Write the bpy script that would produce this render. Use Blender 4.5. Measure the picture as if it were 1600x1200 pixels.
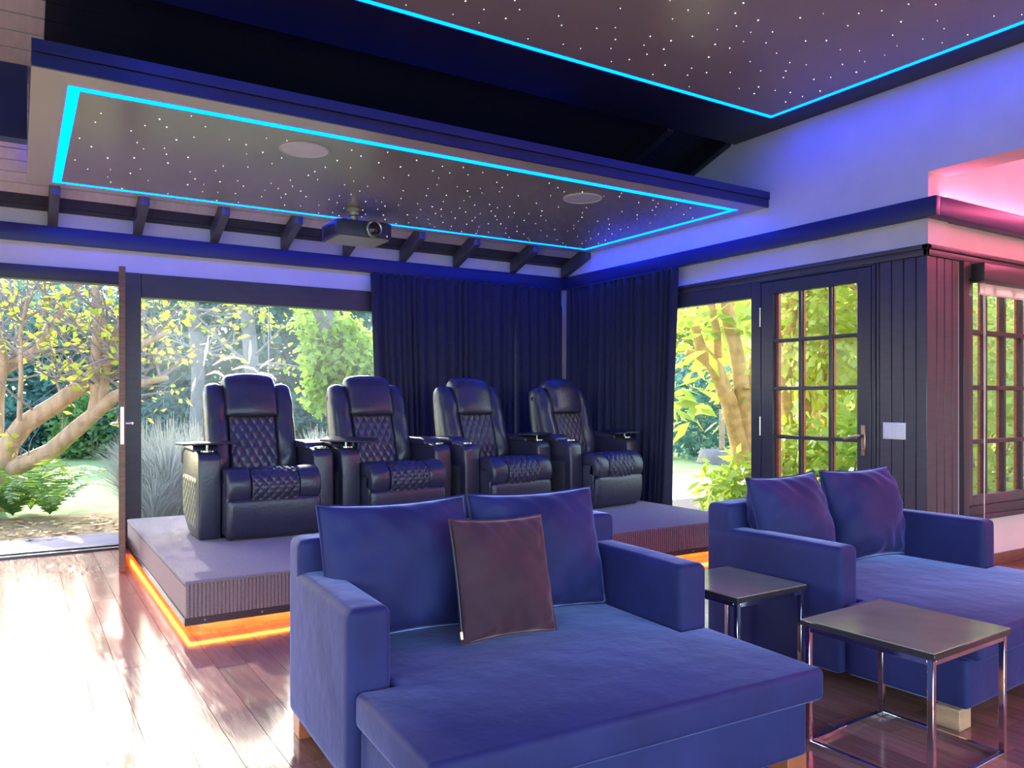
import bpy, bmesh, math, random
import numpy as np
from mathutils import Vector, Matrix

S = bpy.context.scene
for o in list(bpy.data.objects):
    bpy.data.objects.remove(o)
C = S.collection
R = math.radians

# ------------------------------------------------------------------ camera
F_PX, CX, HY, CAM_H, YAW = 1229.0, 800.0, 625.0, 1.25, R(32.2)
cam = bpy.data.cameras.new('camera')
cam.sensor_width = 36.0
cam.lens = 36.0 * F_PX / 1600.0
cam.shift_y = (HY - 600.0) / 1600.0
cam.clip_start = 0.05
cam.clip_end = 300
camo = bpy.data.objects.new('camera', cam)
C.objects.link(camo)
camo.location = (0, 0, CAM_H)
camo.rotation_euler = (R(90), 0, -YAW)
S.camera = camo

# ------------------------------------------------------------------ sky, sun, exposure
w = bpy.data.worlds.new('world')
S.world = w
w.use_nodes = True
nt = w.node_tree
nt.nodes.clear()
wo = nt.nodes.new('ShaderNodeOutputWorld')
bg = nt.nodes.new('ShaderNodeBackground')
sky = nt.nodes.new('ShaderNodeTexSky')
sky.sky_type = 'NISHITA'
sky.sun_disc = False
sky.sun_elevation = R(27)
sky.sun_rotation = R(4)
sky.air_density = 1.0
sky.dust_density = 2.0
nt.links.new(sky.outputs[0], bg.inputs[0])
bg.inputs[1].default_value = 1.0
nt.links.new(bg.outputs[0], wo.inputs[0])

SUN_EL, SUN_AZ = R(27), R(5)
sun = bpy.data.lights.new('sun', 'SUN')
sun.energy = 3.1
sun.angle = R(0.6)
sun.color = (1.0, 0.94, 0.82)
suno = bpy.data.objects.new('sun', sun)
C.objects.link(suno)
sd = Vector((-math.sin(SUN_AZ) * math.cos(SUN_EL), -math.cos(SUN_AZ) * math.cos(SUN_EL), -math.sin(SUN_EL)))
suno.rotation_euler = sd.to_track_quat('-Z', 'Y').to_euler()
suno.location = (2, 30, 20)

S.view_settings.view_transform = 'Standard'
S.view_settings.look = 'None'
S.view_settings.exposure = 0.6
S.view_settings.gamma = 1.0
S.view_settings.use_curve_mapping = False

# ------------------------------------------------------------------ helpers
FW = Vector((math.sin(YAW), math.cos(YAW), 0))
RT = Vector((math.cos(YAW), -math.sin(YAW), 0))
UP = Vector((0, 0, 1))
CAMP = Vector((0, 0, CAM_H))

def ray(x, y):
    return FW + RT * ((x - CX) / F_PX) + UP * ((HY - y) / F_PX)

def at(x, y, depth):          # point at a given distance along the view axis
    return CAMP + ray(x, y) * depth

def onX(x, y, X0):
    d = ray(x, y); return CAMP + d * (X0 / d.x)

def onY(x, y, Y0):
    d = ray(x, y); return CAMP + d * (Y0 / d.y)

def rnd(seed):
    return random.Random(seed)

def mat(name, col, rough=0.5, metal=0.0, var=0.0, scale=8.0, stretch=(1, 1, 1), bump=0.0, bscale=60.0,
        sheen=0.0, sheen_tint=(1, 1, 1), coat=0.0, emit=None, estr=0.0, col2=None, spec=0.5, transl=None, rvar=0.0, sheen_rough=0.4):
    m = bpy.data.materials.new(name)
    m.use_nodes = True
    n = m.node_tree
    b = n.nodes['Principled BSDF']
    b.inputs['Base Color'].default_value = (*col, 1)
    b.inputs['Roughness'].default_value = rough
    b.inputs['Metallic'].default_value = metal
    b.inputs['Specular IOR Level'].default_value = spec
    if sheen:
        b.inputs['Sheen Weight'].default_value = sheen
        b.inputs['Sheen Roughness'].default_value = sheen_rough
        b.inputs['Sheen Tint'].default_value = (*sheen_tint, 1)
    if coat:
        b.inputs['Coat Weight'].default_value = coat
        b.inputs['Coat Roughness'].default_value = 0.08
    if emit:
        b.inputs['Emission Color'].default_value = (*emit, 1)
        b.inputs['Emission Strength'].default_value = estr
    tc = n.nodes.new('ShaderNodeTexCoord')
    mp = n.nodes.new('ShaderNodeMapping')
    mp.inputs['Scale'].default_value = stretch
    n.links.new(tc.outputs['Object'], mp.inputs[0])
    if var or col2:
        nz = n.nodes.new('ShaderNodeTexNoise')
        nz.inputs['Scale'].default_value = scale
        nz.inputs['Detail'].default_value = 5
        n.links.new(mp.outputs[0], nz.inputs['Vector'])
        mx = n.nodes.new('ShaderNodeMix'); mx.data_type = 'RGBA'
        c2 = col2 if col2 else tuple(min(1, c * (1 + var)) for c in col)
        c1 = col if col2 else tuple(c * (1 - var) for c in col)
        mx.inputs[6].default_value = (*c1, 1)
        mx.inputs[7].default_value = (*c2, 1)
        rp = n.nodes.new('ShaderNodeMapRange')
        rp.inputs[1].default_value = 0.3; rp.inputs[2].default_value = 0.7
        n.links.new(nz.outputs[0], rp.inputs[0])
        n.links.new(rp.outputs[0], mx.inputs[0])
        n.links.new(mx.outputs[2], b.inputs['Base Color'])
        if rvar:
            rr = n.nodes.new('ShaderNodeMapRange')
            rr.inputs[1].default_value = 0.3; rr.inputs[2].default_value = 0.7
            rr.inputs[3].default_value = max(0.02, rough - rvar); rr.inputs[4].default_value = rough + rvar
            n.links.new(nz.outputs[0], rr.inputs[0])
            n.links.new(rr.outputs[0], b.inputs['Roughness'])
    if bump:
        nb = n.nodes.new('ShaderNodeTexNoise')
        nb.inputs['Scale'].default_value = bscale
        nb.inputs['Detail'].default_value = 4
        n.links.new(mp.outputs[0], nb.inputs['Vector'])
        bp = n.nodes.new('ShaderNodeBump')
        bp.inputs['Strength'].default_value = bump
        bp.inputs['Distance'].default_value = 0.02
        n.links.new(nb.outputs[0], bp.inputs['Height'])
        n.links.new(bp.outputs[0], b.inputs['Normal'])
    if transl:
        t = n.nodes.new('ShaderNodeBsdfTranslucent')
        t.inputs[0].default_value = (*transl, 1)
        ms = n.nodes.new('ShaderNodeMixShader')
        ms.inputs[0].default_value = 0.45
        n.links.new(b.outputs[0], ms.inputs[1])
        n.links.new(t.outputs[0], ms.inputs[2])
        n.links.new(ms.outputs[0], n.nodes['Material Output'].inputs[0])
    return m

def mat_glass(name, haze=0.0, tint=(0.96, 0.99, 0.98)):
    m = bpy.data.materials.new(name); m.use_nodes = True
    n = m.node_tree; n.nodes.clear()
    out = n.nodes.new('ShaderNodeOutputMaterial')
    tr = n.nodes.new('ShaderNodeBsdfTransparent'); tr.inputs[0].default_value = (*tint, 1)
    gl = n.nodes.new('ShaderNodeBsdfGlossy'); gl.inputs['Roughness'].default_value = 0.02
    lwt = n.nodes.new('ShaderNodeLayerWeight'); lwt.inputs[0].default_value = 0.5
    pw = n.nodes.new('ShaderNodeMath'); pw.operation = 'POWER'; pw.inputs[1].default_value = 4.5
    fr = n.nodes.new('ShaderNodeMath'); fr.operation = 'MULTIPLY_ADD'; fr.inputs[1].default_value = 0.35; fr.inputs[2].default_value = 0.008
    n.links.new(lwt.outputs['Facing'], pw.inputs[0]); n.links.new(pw.outputs[0], fr.inputs[0])
    mx = n.nodes.new('ShaderNodeMixShader')
    n.links.new(fr.outputs[0], mx.inputs[0]); n.links.new(tr.outputs[0], mx.inputs[1]); n.links.new(gl.outputs[0], mx.inputs[2])
    last = mx
    if haze:
        # dusty film on the pane
        tl = n.nodes.new('ShaderNodeBsdfTranslucent'); tl.inputs[0].default_value = (0.85, 0.92, 1.0, 1)
        nz = n.nodes.new('ShaderNodeTexNoise'); nz.inputs['Scale'].default_value = 1.6
        tc = n.nodes.new('ShaderNodeTexCoord'); n.links.new(tc.outputs['Object'], nz.inputs['Vector'])
        rp = n.nodes.new('ShaderNodeMapRange'); rp.inputs[1].default_value = .35; rp.inputs[2].default_value = .7
        rp.inputs[3].default_value = haze * .4; rp.inputs[4].default_value = haze
        n.links.new(nz.outputs[0], rp.inputs[0])
        m2 = n.nodes.new('ShaderNodeMixShader')
        n.links.new(rp.outputs[0], m2.inputs[0])
        n.links.new(last.outputs[0], m2.inputs[1]); n.links.new(tl.outputs[0], m2.inputs[2])
        last = m2
    n.links.new(last.outputs[0], out.inputs[0])
    return m

def emis(name, col, strength):
    m = bpy.data.materials.new(name); m.use_nodes = True
    n = m.node_tree; n.nodes.clear()
    out = n.nodes.new('ShaderNodeOutputMaterial'); e = n.nodes.new('ShaderNodeEmission')
    e.inputs[0].default_value = (*col, 1); e.inputs[1].default_value = strength
    n.links.new(e.outputs[0], out.inputs[0])
    return m

# ---- mesh builders: everything collects verts + faces
class MB:
    def __init__(s):
        s.v = []; s.f = []
    def add(s, vs, fs):
        o = len(s.v); s.v += [tuple(p) for p in vs]; s.f += [tuple(i + o for i in f) for f in fs]; return s
    def box(s, a, b):
        (x0, y0, z0), (x1, y1, z1) = a, b
        return s.add([(x0, y0, z0), (x1, y0, z0), (x1, y1, z0), (x0, y1, z0), (x0, y0, z1), (x1, y0, z1), (x1, y1, z1), (x0, y1, z1)],
                     [(0, 3, 2, 1), (4, 5, 6, 7), (0, 1, 5, 4), (1, 2, 6, 5), (2, 3, 7, 6), (3, 0, 4, 7)])
    def prism(s, pts, axis, a, b):   # polygon in the two other axes, extruded from a to b along axis
        def mk(p, t):
            if axis == 0: return (t, p[0], p[1])
            if axis == 1: return (p[0], t, p[1])
            return (p[0], p[1], t)
        n = len(pts)
        vs = [mk(p, a) for p in pts] + [mk(p, b) for p in pts]
        fs = [tuple(range(n))[::-1], tuple(range(n, 2 * n))] + [(i, (i + 1) % n, n + (i + 1) % n, n + i) for i in range(n)]
        return s.add(vs, fs)
    def tube(s, pts, radii, sides=8, cap=True):
        pts = [Vector(p) for p in pts]; n = len(pts)
        vs = []; fs = []
        prev = None
        for i, p in enumerate(pts):
            t = (pts[min(i + 1, n - 1)] - pts[max(i - 1, 0)])
            if t.length < 1e-9: t = Vector((0, 0, 1))
            t.normalize()
            if prev is None:
                a = t.orthogonal().normalized()
            else:
                a = (prev - t * prev.dot(t))
                a = a.normalized() if a.length > 1e-6 else t.orthogonal().normalized()
            prev = a
            b = t.cross(a)
            r = radii[i] if hasattr(radii, '__len__') else radii
            for k in range(sides):
                an = 2 * math.pi * k / sides
                vs.append(p + a * (r * math.cos(an)) + b * (r * math.sin(an)))
        for i in range(n - 1):
            for k in range(sides):
                fs.append((i * sides + k, i * sides + (k + 1) % sides, (i + 1) * sides + (k + 1) % sides, (i + 1) * sides + k))
        if cap:
            fs.append(tuple(range(sides))[::-1]); fs.append(tuple((n - 1) * sides + k for k in range(sides)))
        return s.add(vs, fs)
    def lathe(s, prof, seg=24, axis=2, c=(0, 0, 0)):   # prof: (r, h)
        vs = []; fs = []
        for r, h in prof:
            for k in range(seg):
                a = 2 * math.pi * k / seg
                p = [r * math.cos(a), r * math.sin(a), h]
                if axis == 1: p = [p[0], p[2], p[1]]
                if axis == 0: p = [p[2], p[0], p[1]]
                vs.append((p[0] + c[0], p[1] + c[1], p[2] + c[2]))
        m = len(prof)
        for i in range(m - 1):
            for k in range(seg):
                fs.append((i * seg + k, i * seg + (k + 1) % seg, (i + 1) * seg + (k + 1) % seg, (i + 1) * seg + k))
        fs.append(tuple(range(seg))[::-1]); fs.append(tuple((m - 1) * seg + k for k in range(seg)))
        return s.add(vs, fs)
    def grid(s, fn, nu, nv, closed_u=False):
        vs = [fn(i / (nu if closed_u else nu - 1), j / (nv - 1)) for j in range(nv) for i in range(nu)]
        fs = []
        for j in range(nv - 1):
            for i in range(nu if closed_u else nu - 1):
                i2 = (i + 1) % nu
                fs.append((j * nu + i, j * nu + i2, (j + 1) * nu + i2, (j + 1) * nu + i))
        return s.add(vs, fs)
    def mesh(s, name, bevel=0.0, seg=2, fix=True):
        me = bpy.data.meshes.new(name)
        me.from_pydata([tuple(p) for p in s.v], [], s.f)
        if fix or bevel:
            bm = bmesh.new(); bm.from_mesh(me)
            bmesh.ops.recalc_face_normals(bm, faces=bm.faces)
            if bevel:
                es = [e for e in bm.edges if len(e.link_faces) == 2 and e.calc_face_angle(0) > 0.6]
                bmesh.ops.bevel(bm, geom=es, offset=bevel, segments=seg, profile=0.5, affect='EDGES', clamp_overlap=True)
            bm.to_mesh(me); bm.free()
        return me

def link(name, me, m=None, parent=None, smooth=False, loc=(0, 0, 0), rot=(0, 0, 0)):
    o = bpy.data.objects.new(name, me)
    C.objects.link(o)
    if m and not me.materials: me.materials.append(m)
    o.location = loc; o.rotation_euler = rot
    if parent: o.parent = parent
    if smooth:
        me.polygons.foreach_set('use_smooth', [True] * len(me.polygons))
    return o

def autosmooth(o, ang=40):
    me = o.data
    me.polygons.foreach_set('use_smooth', [True] * len(me.polygons))
    me.set_sharp_from_angle(angle=R(ang))
    return o

def part(name, mb, m, parent, bevel=0.0, seg=2, smooth=None, loc=(0, 0, 0), rot=(0, 0, 0)):
    me = mb.mesh(name, bevel, seg)
    o = link(name, me, m, parent, False, loc, rot)
    if smooth or (smooth is None and bevel): autosmooth(o, smooth if isinstance(smooth, (int, float)) and smooth is not True else 40)
    return o

def empty(name, loc=(0, 0, 0), rz=0.0):
    o = bpy.data.objects.new(name, None); C.objects.link(o)
    o.empty_display_size = 0.1
    o.location = loc; o.rotation_euler = (0, 0, rz)
    return o

def tag(o, label, cat=None, group=None, kind=None):
    o['label'] = label
    if cat: o['category'] = cat
    if group: o['group'] = group
    if kind: o['kind'] = kind
    return o

def struct(name, mb, m, label, cat, bevel=0.0):
    o = part(name, mb, m, None, bevel)
    return tag(o, label, cat, kind='structure')

def fast_quads(name, V, m, parent=None, smooth=False):   # V: (n,4,3) numpy quads
    n = len(V)
    me = bpy.data.meshes.new(name)
    me.vertices.add(n * 4); me.vertices.foreach_set('co', V.reshape(-1).astype(np.float32))
    me.loops.add(n * 4); me.loops.foreach_set('vertex_index', np.arange(n * 4, dtype=np.int32))
    me.polygons.add(n); me.polygons.foreach_set('loop_start', np.arange(0, n * 4, 4, dtype=np.int32))
    me.update(calc_edges=True); me.validate()
    return link(name, me, m, parent, smooth)

def leaf_quads(P, length, width, seed, droop=0.3, up=0.0, jitter=0.4):
    rg = np.random.default_rng(seed); n = len(P)
    d = rg.normal(size=(n, 3)); d[:, 2] = d[:, 2] * 0.6 - droop
    d /= np.linalg.norm(d, axis=1, keepdims=True)
    t = rg.normal(size=(n, 3)); t[:, 2] += up
    s = np.cross(d, t); s /= np.linalg.norm(s, axis=1, keepdims=True) + 1e-9
    L = (length * (1 + jitter * (rg.random(n) - .5) * 2))[:, None]; W = (width * (1 + jitter * (rg.random(n) - .5) * 2))[:, None]
    nn = np.cross(d, s)
    V = np.empty((n, 4, 3))
    V[:, 0] = P; V[:, 1] = P + d * L * .45 + s * W * .5 + nn * W * .1
    V[:, 2] = P + d * L; V[:, 3] = P + d * L * .45 - s * W * .5 + nn * W * .1
    return V

# ------------------------------------------------------------------ materials
M = {}
M['wall'] = mat('wall_paint', (0.88, 0.80, 0.78), 0.55, var=0.04, scale=3, bump=0.05, bscale=90)
M['navy_trim'] = mat('navy_trim_paint', (0.030, 0.034, 0.15), 0.35, var=0.08, scale=5)
M['dark_frame'] = mat('charcoal_frame_paint', (0.055, 0.05, 0.062), 0.38, var=0.10, scale=6, stretch=(1, 1, 6))
M['board'] = mat('charcoal_board_paint', (0.085, 0.075, 0.088), 0.36, var=0.10, scale=8, stretch=(1, 1, 6))
M['red_wood'] = mat('varnished_red_wood', (0.33, 0.11, 0.06), 0.35, var=0.25, scale=10, stretch=(1, 1, 8))
M['brown_wood'] = mat('brown_door_wood', (0.20, 0.085, 0.055), 0.4, var=0.25, scale=10, stretch=(1, 1, 6))
M['plank_light'] = mat('grey_ceiling_board', (0.74, 0.64, 0.62), 0.45, var=0.08, scale=4, stretch=(6, 1, 1))
M['plank_dark'] = mat('dark_ceiling_board', (0.045, 0.042, 0.06), 0.42, var=0.1, scale=4, stretch=(6, 1, 1))
M['rafter'] = mat('rafter_paint', (0.09, 0.082, 0.09), 0.4, var=0.1, scale=6)
M['panel_border'] = mat('panel_border_paint', (0.62, 0.57, 0.45), 0.36, var=0.03, scale=2)
M['panel_star'] = mat('star_panel_grey', (0.40, 0.365, 0.30), 0.28, var=0.06, scale=2)
M['panel_black'] = mat('star_ceiling_black', (0.022, 0.022, 0.034), 0.4, var=0.1, scale=3)
M['led_blue'] = emis('blue_led_strip', (0.0, 0.032, 1.0), 24.0)
M['led_orange'] = emis('orange_led_strip', (1.0, 0.25, 0.02), 45.0)
M['led_pink'] = emis('pink_led_strip', (1.0, 0.13, 0.30), 200.0)
M['led_pink_ledge'] = emis('pink_led_ledge_strip', (1.0, 0.16, 0.36), 26.0)
M['star'] = emis('fibre_star', (1.0, 0.92, 0.98), 1.6)
M['velvet'] = mat('navy_velvet', (0.0095, 0.0115, 0.088), 0.75, col2=(0.020, 0.026, 0.15), scale=3.2, bump=0.35, bscale=5.5, sheen=0.85, sheen_tint=(0.42, 0.50, 1.0), sheen_rough=0.28)
M['velvet_seat'] = M['velvet']
M['plum'] = mat('plum_velvet', (0.055, 0.018, 0.034), 0.8, var=0.2, scale=6, bump=0.1, bscale=260, sheen=0.5, sheen_tint=(0.8, 0.55, 0.6))
M['leather'] = mat('navy_black_leather', (0.030, 0.027, 0.050), 0.33, var=0.15, scale=14, bump=0.12, bscale=55, spec=0.6)
M['leather_side'] = mat('leather_side_panel', (0.07, 0.064, 0.06), 0.38, var=0.12, scale=14, bump=0.1, bscale=55)
M['chrome'] = mat('chrome', (0.82, 0.80, 0.82), 0.10, 1.0, var=0.03, scale=3)
M['steel'] = mat('brushed_steel', (0.62, 0.58, 0.55), 0.3, 1.0, var=0.05)
M['copper'] = mat('worn_brass_handle', (0.55, 0.36, 0.26), 0.3, 1.0, var=0.08)
M['black_top'] = mat('black_satin_table_top', (0.035, 0.028, 0.03), 0.22, var=0.15, scale=9, coat=0.4)
M['reflection_top'] = mat('table_painted_reflection', (0.37, 0.335, 0.20), 0.18, var=0.18, scale=4, coat=0.3)  # reflection of the lit ceiling panel put into the table top's colour
M['tray'] = mat('black_tray_plastic', (0.02, 0.02, 0.028), 0.3, var=0.1)
M['oak'] = mat('pale_oak_leg', (0.55, 0.36, 0.20), 0.45, var=0.15, scale=12, stretch=(1, 1, 4))
M['redleg'] = mat('cherry_leg', (0.42, 0.12, 0.05), 0.4, var=0.2, scale=12)
M['curtain'] = mat('midnight_curtain_cloth', (0.022, 0.022, 0.048), 0.85, var=0.15, scale=20, bump=0.1, bscale=300, sheen=0.12, sheen_tint=(0.6, 0.6, 0.9))
M['white'] = mat('white_plastic', (0.90, 0.85, 0.83), 0.4, var=0.03)
M['blind'] = mat('blind_fabric', (0.85, 0.76, 0.78), 0.7, var=0.03, transl=(0.8, 0.7, 0.7))
M['projector'] = mat('projector_shell', (0.055, 0.055, 0.12), 0.35, var=0.08)
M['lens'] = mat('projector_lens', (0.01, 0.01, 0.014), 0.05, var=0.1, coat=1.0)
M['glass'] = mat_glass('clear_pane')
M['glass_haze'] = mat_glass('dusty_pane', haze=0.02)
M['carpet'] = mat('mauve_grey_carpet', (0.36, 0.30, 0.31), 0.95, var=0.18, scale=160, bump=0.6, bscale=420)
M['carpet_rib'] = mat('ribbed_carpet', (0.36, 0.25, 0.25), 0.95, var=0.2, scale=160, bump=0.4, bscale=420)
M['plinth'] = mat('plinth_board', (0.36, 0.22, 0.13), 0.6, var=0.2, scale=8)
M['kick'] = mat('aluminium_edge', (0.10, 0.075, 0.08), 0.45, 0.4, var=0.08)

def wood_floor(name, base, dark):
    m = mat(name, base, 0.15, var=0.0, col2=dark, scale=5.0, stretch=(9, 0.9, 1), bump=0.02, bscale=12, rvar=0.05, spec=0.5)
    n = m.node_tree; b = n.nodes['Principled BSDF']
    oi = n.nodes.new('ShaderNodeObjectInfo')
    hv = n.nodes.new('ShaderNodeHueSaturation')
    mr = n.nodes.new('ShaderNodeMapRange'); mr.inputs[3].default_value = 0.72; mr.inputs[4].default_value = 1.25
    n.links.new(oi.outputs['Random'], mr.inputs[0]); n.links.new(mr.outputs[0], hv.inputs['Value'])
    src = b.inputs['Base Color'].links[0].from_socket
    n.links.new(src, hv.inputs['Color']); n.links.new(hv.outputs[0], b.inputs['Base Color'])
    return m
M['floor'] = wood_floor('red_brown_floorboards', (0.40, 0.19, 0.15), (0.28, 0.13, 0.10))
M['subfloor'] = mat('floor_joint', (0.06, 0.03, 0.02), 0.6, var=0.1)

# outdoors
M['lawn'] = mat('lawn', (0.10, 0.24, 0.09), 0.9, col2=(0.24, 0.32, 0.10), scale=0.8, bump=0.5, bscale=40)
M['soil'] = mat('leaf_littered_soil', (0.13, 0.075, 0.05), 0.95, col2=(0.28, 0.22, 0.10), scale=7, bump=0.6, bscale=30)
M['paving'] = mat('grey_paving', (0.24, 0.21, 0.25), 0.8, var=0.2, scale=3, bump=0.15, bscale=40)
M['gravel'] = mat('pale_concrete_yard', (0.75, 0.72, 0.66), 0.9, var=0.08, scale=2, bump=0.2, bscale=60)
M['bark'] = mat('tan_bark', (0.40, 0.27, 0.17), 0.85, var=0.25, scale=12, stretch=(1, 1, .4), bump=0.4, bscale=30)
M['bark_gold'] = mat('golden_bark', (0.50, 0.32, 0.12), 0.85, var=0.25, scale=12, bump=0.4, bscale=30)
M['bark_grey'] = mat('pale_grey_bark', (0.22, 0.19, 0.20), 0.85, var=0.2, scale=6, bump=0.4, bscale=20)
M['twig'] = mat('grey_twig', (0.26, 0.21, 0.21), 0.8, var=0.2)
M['leaf_yellow'] = mat('yellow_green_leaf', (0.42, 0.46, 0.06), 0.5, col2=(0.30, 0.42, 0.08), scale=3, transl=(0.65, 0.68, 0.06))
M['leaf_teal'] = mat('blue_green_leaf', (0.055, 0.16, 0.14), 0.5, col2=(0.11, 0.22, 0.20), scale=.7, transl=(0.10, 0.26, 0.20))
M['leaf_green'] = mat('bright_green_leaf', (0.24, 0.38, 0.07), 0.42, col2=(0.34, 0.48, 0.10), scale=1.5, transl=(0.50, 0.66, 0.10))
M['leaf_mid'] = mat('mid_green_leaf', (0.20, 0.30, 0.08), 0.45, col2=(0.32, 0.40, 0.12), scale=1.0, transl=(0.62, 0.68, 0.16))
M['leaf_dark'] = mat('fern_leaf', (0.07, 0.20, 0.10), 0.45, col2=(0.16, 0.28, 0.08), scale=2, transl=(0.26, 0.42, 0.06))
M['straw'] = mat('silver_grass', (0.42, 0.44, 0.46), 0.7, col2=(0.34, 0.36, 0.26), scale=2, transl=(0.5, 0.5, 0.45))
M['plume'] = mat('pink_grass_plume', (0.80, 0.64, 0.66), 0.9, var=0.15, scale=30, bump=0.5, bscale=100, transl=(0.9, 0.75, 0.75))

# ------------------------------------------------------------------ room shell
XR, YB, YA = 5.36, 7.38, 3.104          # right wall, back wall, alcove (window) wall
XL, YF = -3.6, -3.4                     # left wall, wall behind the camera
BEAM0, BEAM1 = 2.515, 2.65
SL = 0.343
def roof_z(y): return 2.79 + SL * (7.33 - y)
RIDGE_Y = 1.6

fl = MB().box((XL, YF, -0.12), (8.4, YB, -0.022))
floor = struct('floor', fl, M['subfloor'], 'glossy red-brown timber floor of the room', 'floor')
PW = 0.132
rg = rnd(3)
def floor_cols(x0, x1, y0, y1):
    n = int(round((x1 - x0) / PW))
    for i in range(n):
        x = x0 + i * PW
        y = y0 - rg.random() * 1.1
        while y < y1:
            L = 1.15 + 0.35 * rg.random()
            a, b = max(y, y0), min(y + L, y1)
            if b - a > 0.05:
                mb = MB().box((-PW / 2 + .0010, -(b - a) / 2 + .0010, -0.022), (PW / 2 - .0010, (b - a) / 2 - .0010, 0.0))
                o = part('plank', mb, M['floor'], floor, smooth=False, loc=(x + PW / 2, (a + b) / 2, 0))
            y += L
floor_cols(-0.66, 2.51, 1.1, 7.32)
floor_cols(2.51, 6.87, 0.7, 3.09)
# the rest of the floor, mostly behind and below the furniture
rest = MB()
def rest_cols(x0, x1, y0, y1):
    x = x0
    while x < x1 - 0.01:
        xe = min(x + PW, x1); y = y0 - rg.random()
        while y < y1:
            L = 1.15 + .35 * rg.random(); a, b = max(y, y0), min(y + L, y1)
            if b - a > .02: rest.box((x + .001, a + .001, -0.022), (xe - .001, b - .001, 0.0))
            y += L
        x += PW
rest_cols(2.51, XR, 3.09, 7.38); rest_cols(-0.66, 2.51, YF, 1.1); rest_cols(2.51, 8.2, YF, .7); rest_cols(XL, -0.66, YF, 7.32); rest_cols(6.87, 8.2, .7, 3.09)
o = part('planks', rest, M['floor'], floor); o['kind'] = 'stuff'

# back wall with door and window openings
wb = MB()
wb.box((XL, YB, 2.32), (5.60, YB + .2, 2.80))
wb.box((XL, YB, -.1), (-1.30, YB + .2, 2.32))
wb.box((0.80, YB, -.1), (5.30, YB + .2, 0.10))
wb.box((5.30, YB, -.1), (5.60, YB + .2, 2.32))
struct('wall_back', wb, M['wall'], 'pale plaster wall above the garden door and big window', 'wall')

# right wall: gable above, door opening below
wr = MB()
wr.prism([(YB, 2.33), (YB, roof_z(YB)), (RIDGE_Y, roof_z(RIDGE_Y)), (YF, roof_z(RIDGE_Y) - SL * (RIDGE_Y - YF)), (YF, 2.838), (3.085, 2.838), (3.085, 2.33)], 0, XR, XR + .25)
wr.box((XR, 6.0, 0), (XR + .25, YB, 2.33))
wr.box((XR, YA, 0), (XR + .25, 3.47, 2.33))
wall_right = struct('wall_right', wr, M['wall'], 'lavender-lit plaster gable wall above the french door', 'wall')

# alcove wall carrying the small-paned window
wa = MB()
wa.box((XR + .25, YA, 0), (5.86, YA + .2, 3.45))
wa.box((5.86, YA, 2.20), (7.6, YA + .2, 3.45))
wa.box((5.86, YA, 0), (7.6, YA + .2, 0.42))
wa.box((7.6, YA, 0), (8.4, YA + .2, 3.45))
wall_alcove = struct('wall_alcove', wa, M['wall'], 'pink-lit wall around the small-paned window at right', 'wall')
struct('wall_alcove_side', MB().box((8.2, YF, 0), (8.4, YA, 3.45)), M['wall'], 'far side wall of the alcove right of frame', 'wall')
struct('ceiling_alcove', MB().box((XR + .25, YF, 3.40), (8.4, YA + .2, 3.52)), M['wall'], 'pink-lit alcove ceiling above the ledge at right', 'ceiling')
# unseen left wall and wall behind the camera, openings sized to bring in fill daylight
struct('wall_left', MB().box((XL - .2, YF, -.1), (XL, YB + .2, .1)).box((XL - .2, YF, 2.4), (XL, YB + .2, 2.75)).box((XL - .2, YF, .1), (XL, YF + .3, 2.4)).box((XL - .2, 1.2, .1), (XL, 1.6, 2.4)).box((XL - .2, 6.0, .1), (XL, YB + .2, 2.4)).prism([(YF, 2.75), (RIDGE_Y, roof_z(RIDGE_Y)), (YB, 2.75)], 0, XL - .2, XL), M['wall'], 'left side wall of the room outside the frame', 'wall')
wf = MB()
wf.box((XL, YF - .2, 2.75), (8.4, YF, 3.3)); wf.box((XL, YF - .2, -.1), (8.4, YF, .1))
wf.box((5.4, YF - .2, .1), (8.4, YF, 2.75))  # unseen stretch closed so only pink light fills the alcove
for x in (XL, -.6, 2.3, 5.2): wf.box((x, YF - .2, .1), (x + .2, YF, 2.75))
struct('wall_front', wf, M['wall'], 'wall with tall window openings behind the viewer', 'wall')

# sloped ceiling
def zf(y): return roof_z(y) if y >= RIDGE_Y else roof_z(RIDGE_Y) - SL * (RIDGE_Y - y)
cl = MB().prism([(YB + .2, zf(YB + .2) + .02), (RIDGE_Y, zf(RIDGE_Y) + .02), (YF - .2, zf(YF - .2) + .02), (YF - .2, zf(YF - .2) + .2), (RIDGE_Y, zf(RIDGE_Y) + .2), (YB + .2, zf(YB + .2) + .2)], 0, XL - .2, XR + .26)
ceiling = struct('ceiling', cl, M['plank_dark'], 'sloping boarded ceiling rising from the garden wall', 'ceiling')
ang = -math.atan(SL)
BW = 0.1405 / math.cos(ang)
k = 0
yy = 7.452
while yy > 3.2:
    yc = yy - 0.0703
    mb = MB().box((XL, -BW / 2 + .005, 0), (XR if yy > 6.7 else .14, BW / 2 - .005, .018))
    part('ceiling_board', mb, M['plank_dark'] if yy > 7.2 else M['plank_light'], ceiling, 0.003, 1, smooth=False, loc=(0, yc, roof_z(yc)), rot=(ang, 0, 0))
    if yy <= 6.7: 
        part('ceiling_board', MB().box((.1402, -BW / 2 + .002, 0), (XR, BW / 2 - .002, .018)), M['panel_black'], ceiling, loc=(0, yc, roof_z(yc)), rot=(ang, 0, 0))
    yy -= 0.1405

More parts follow.
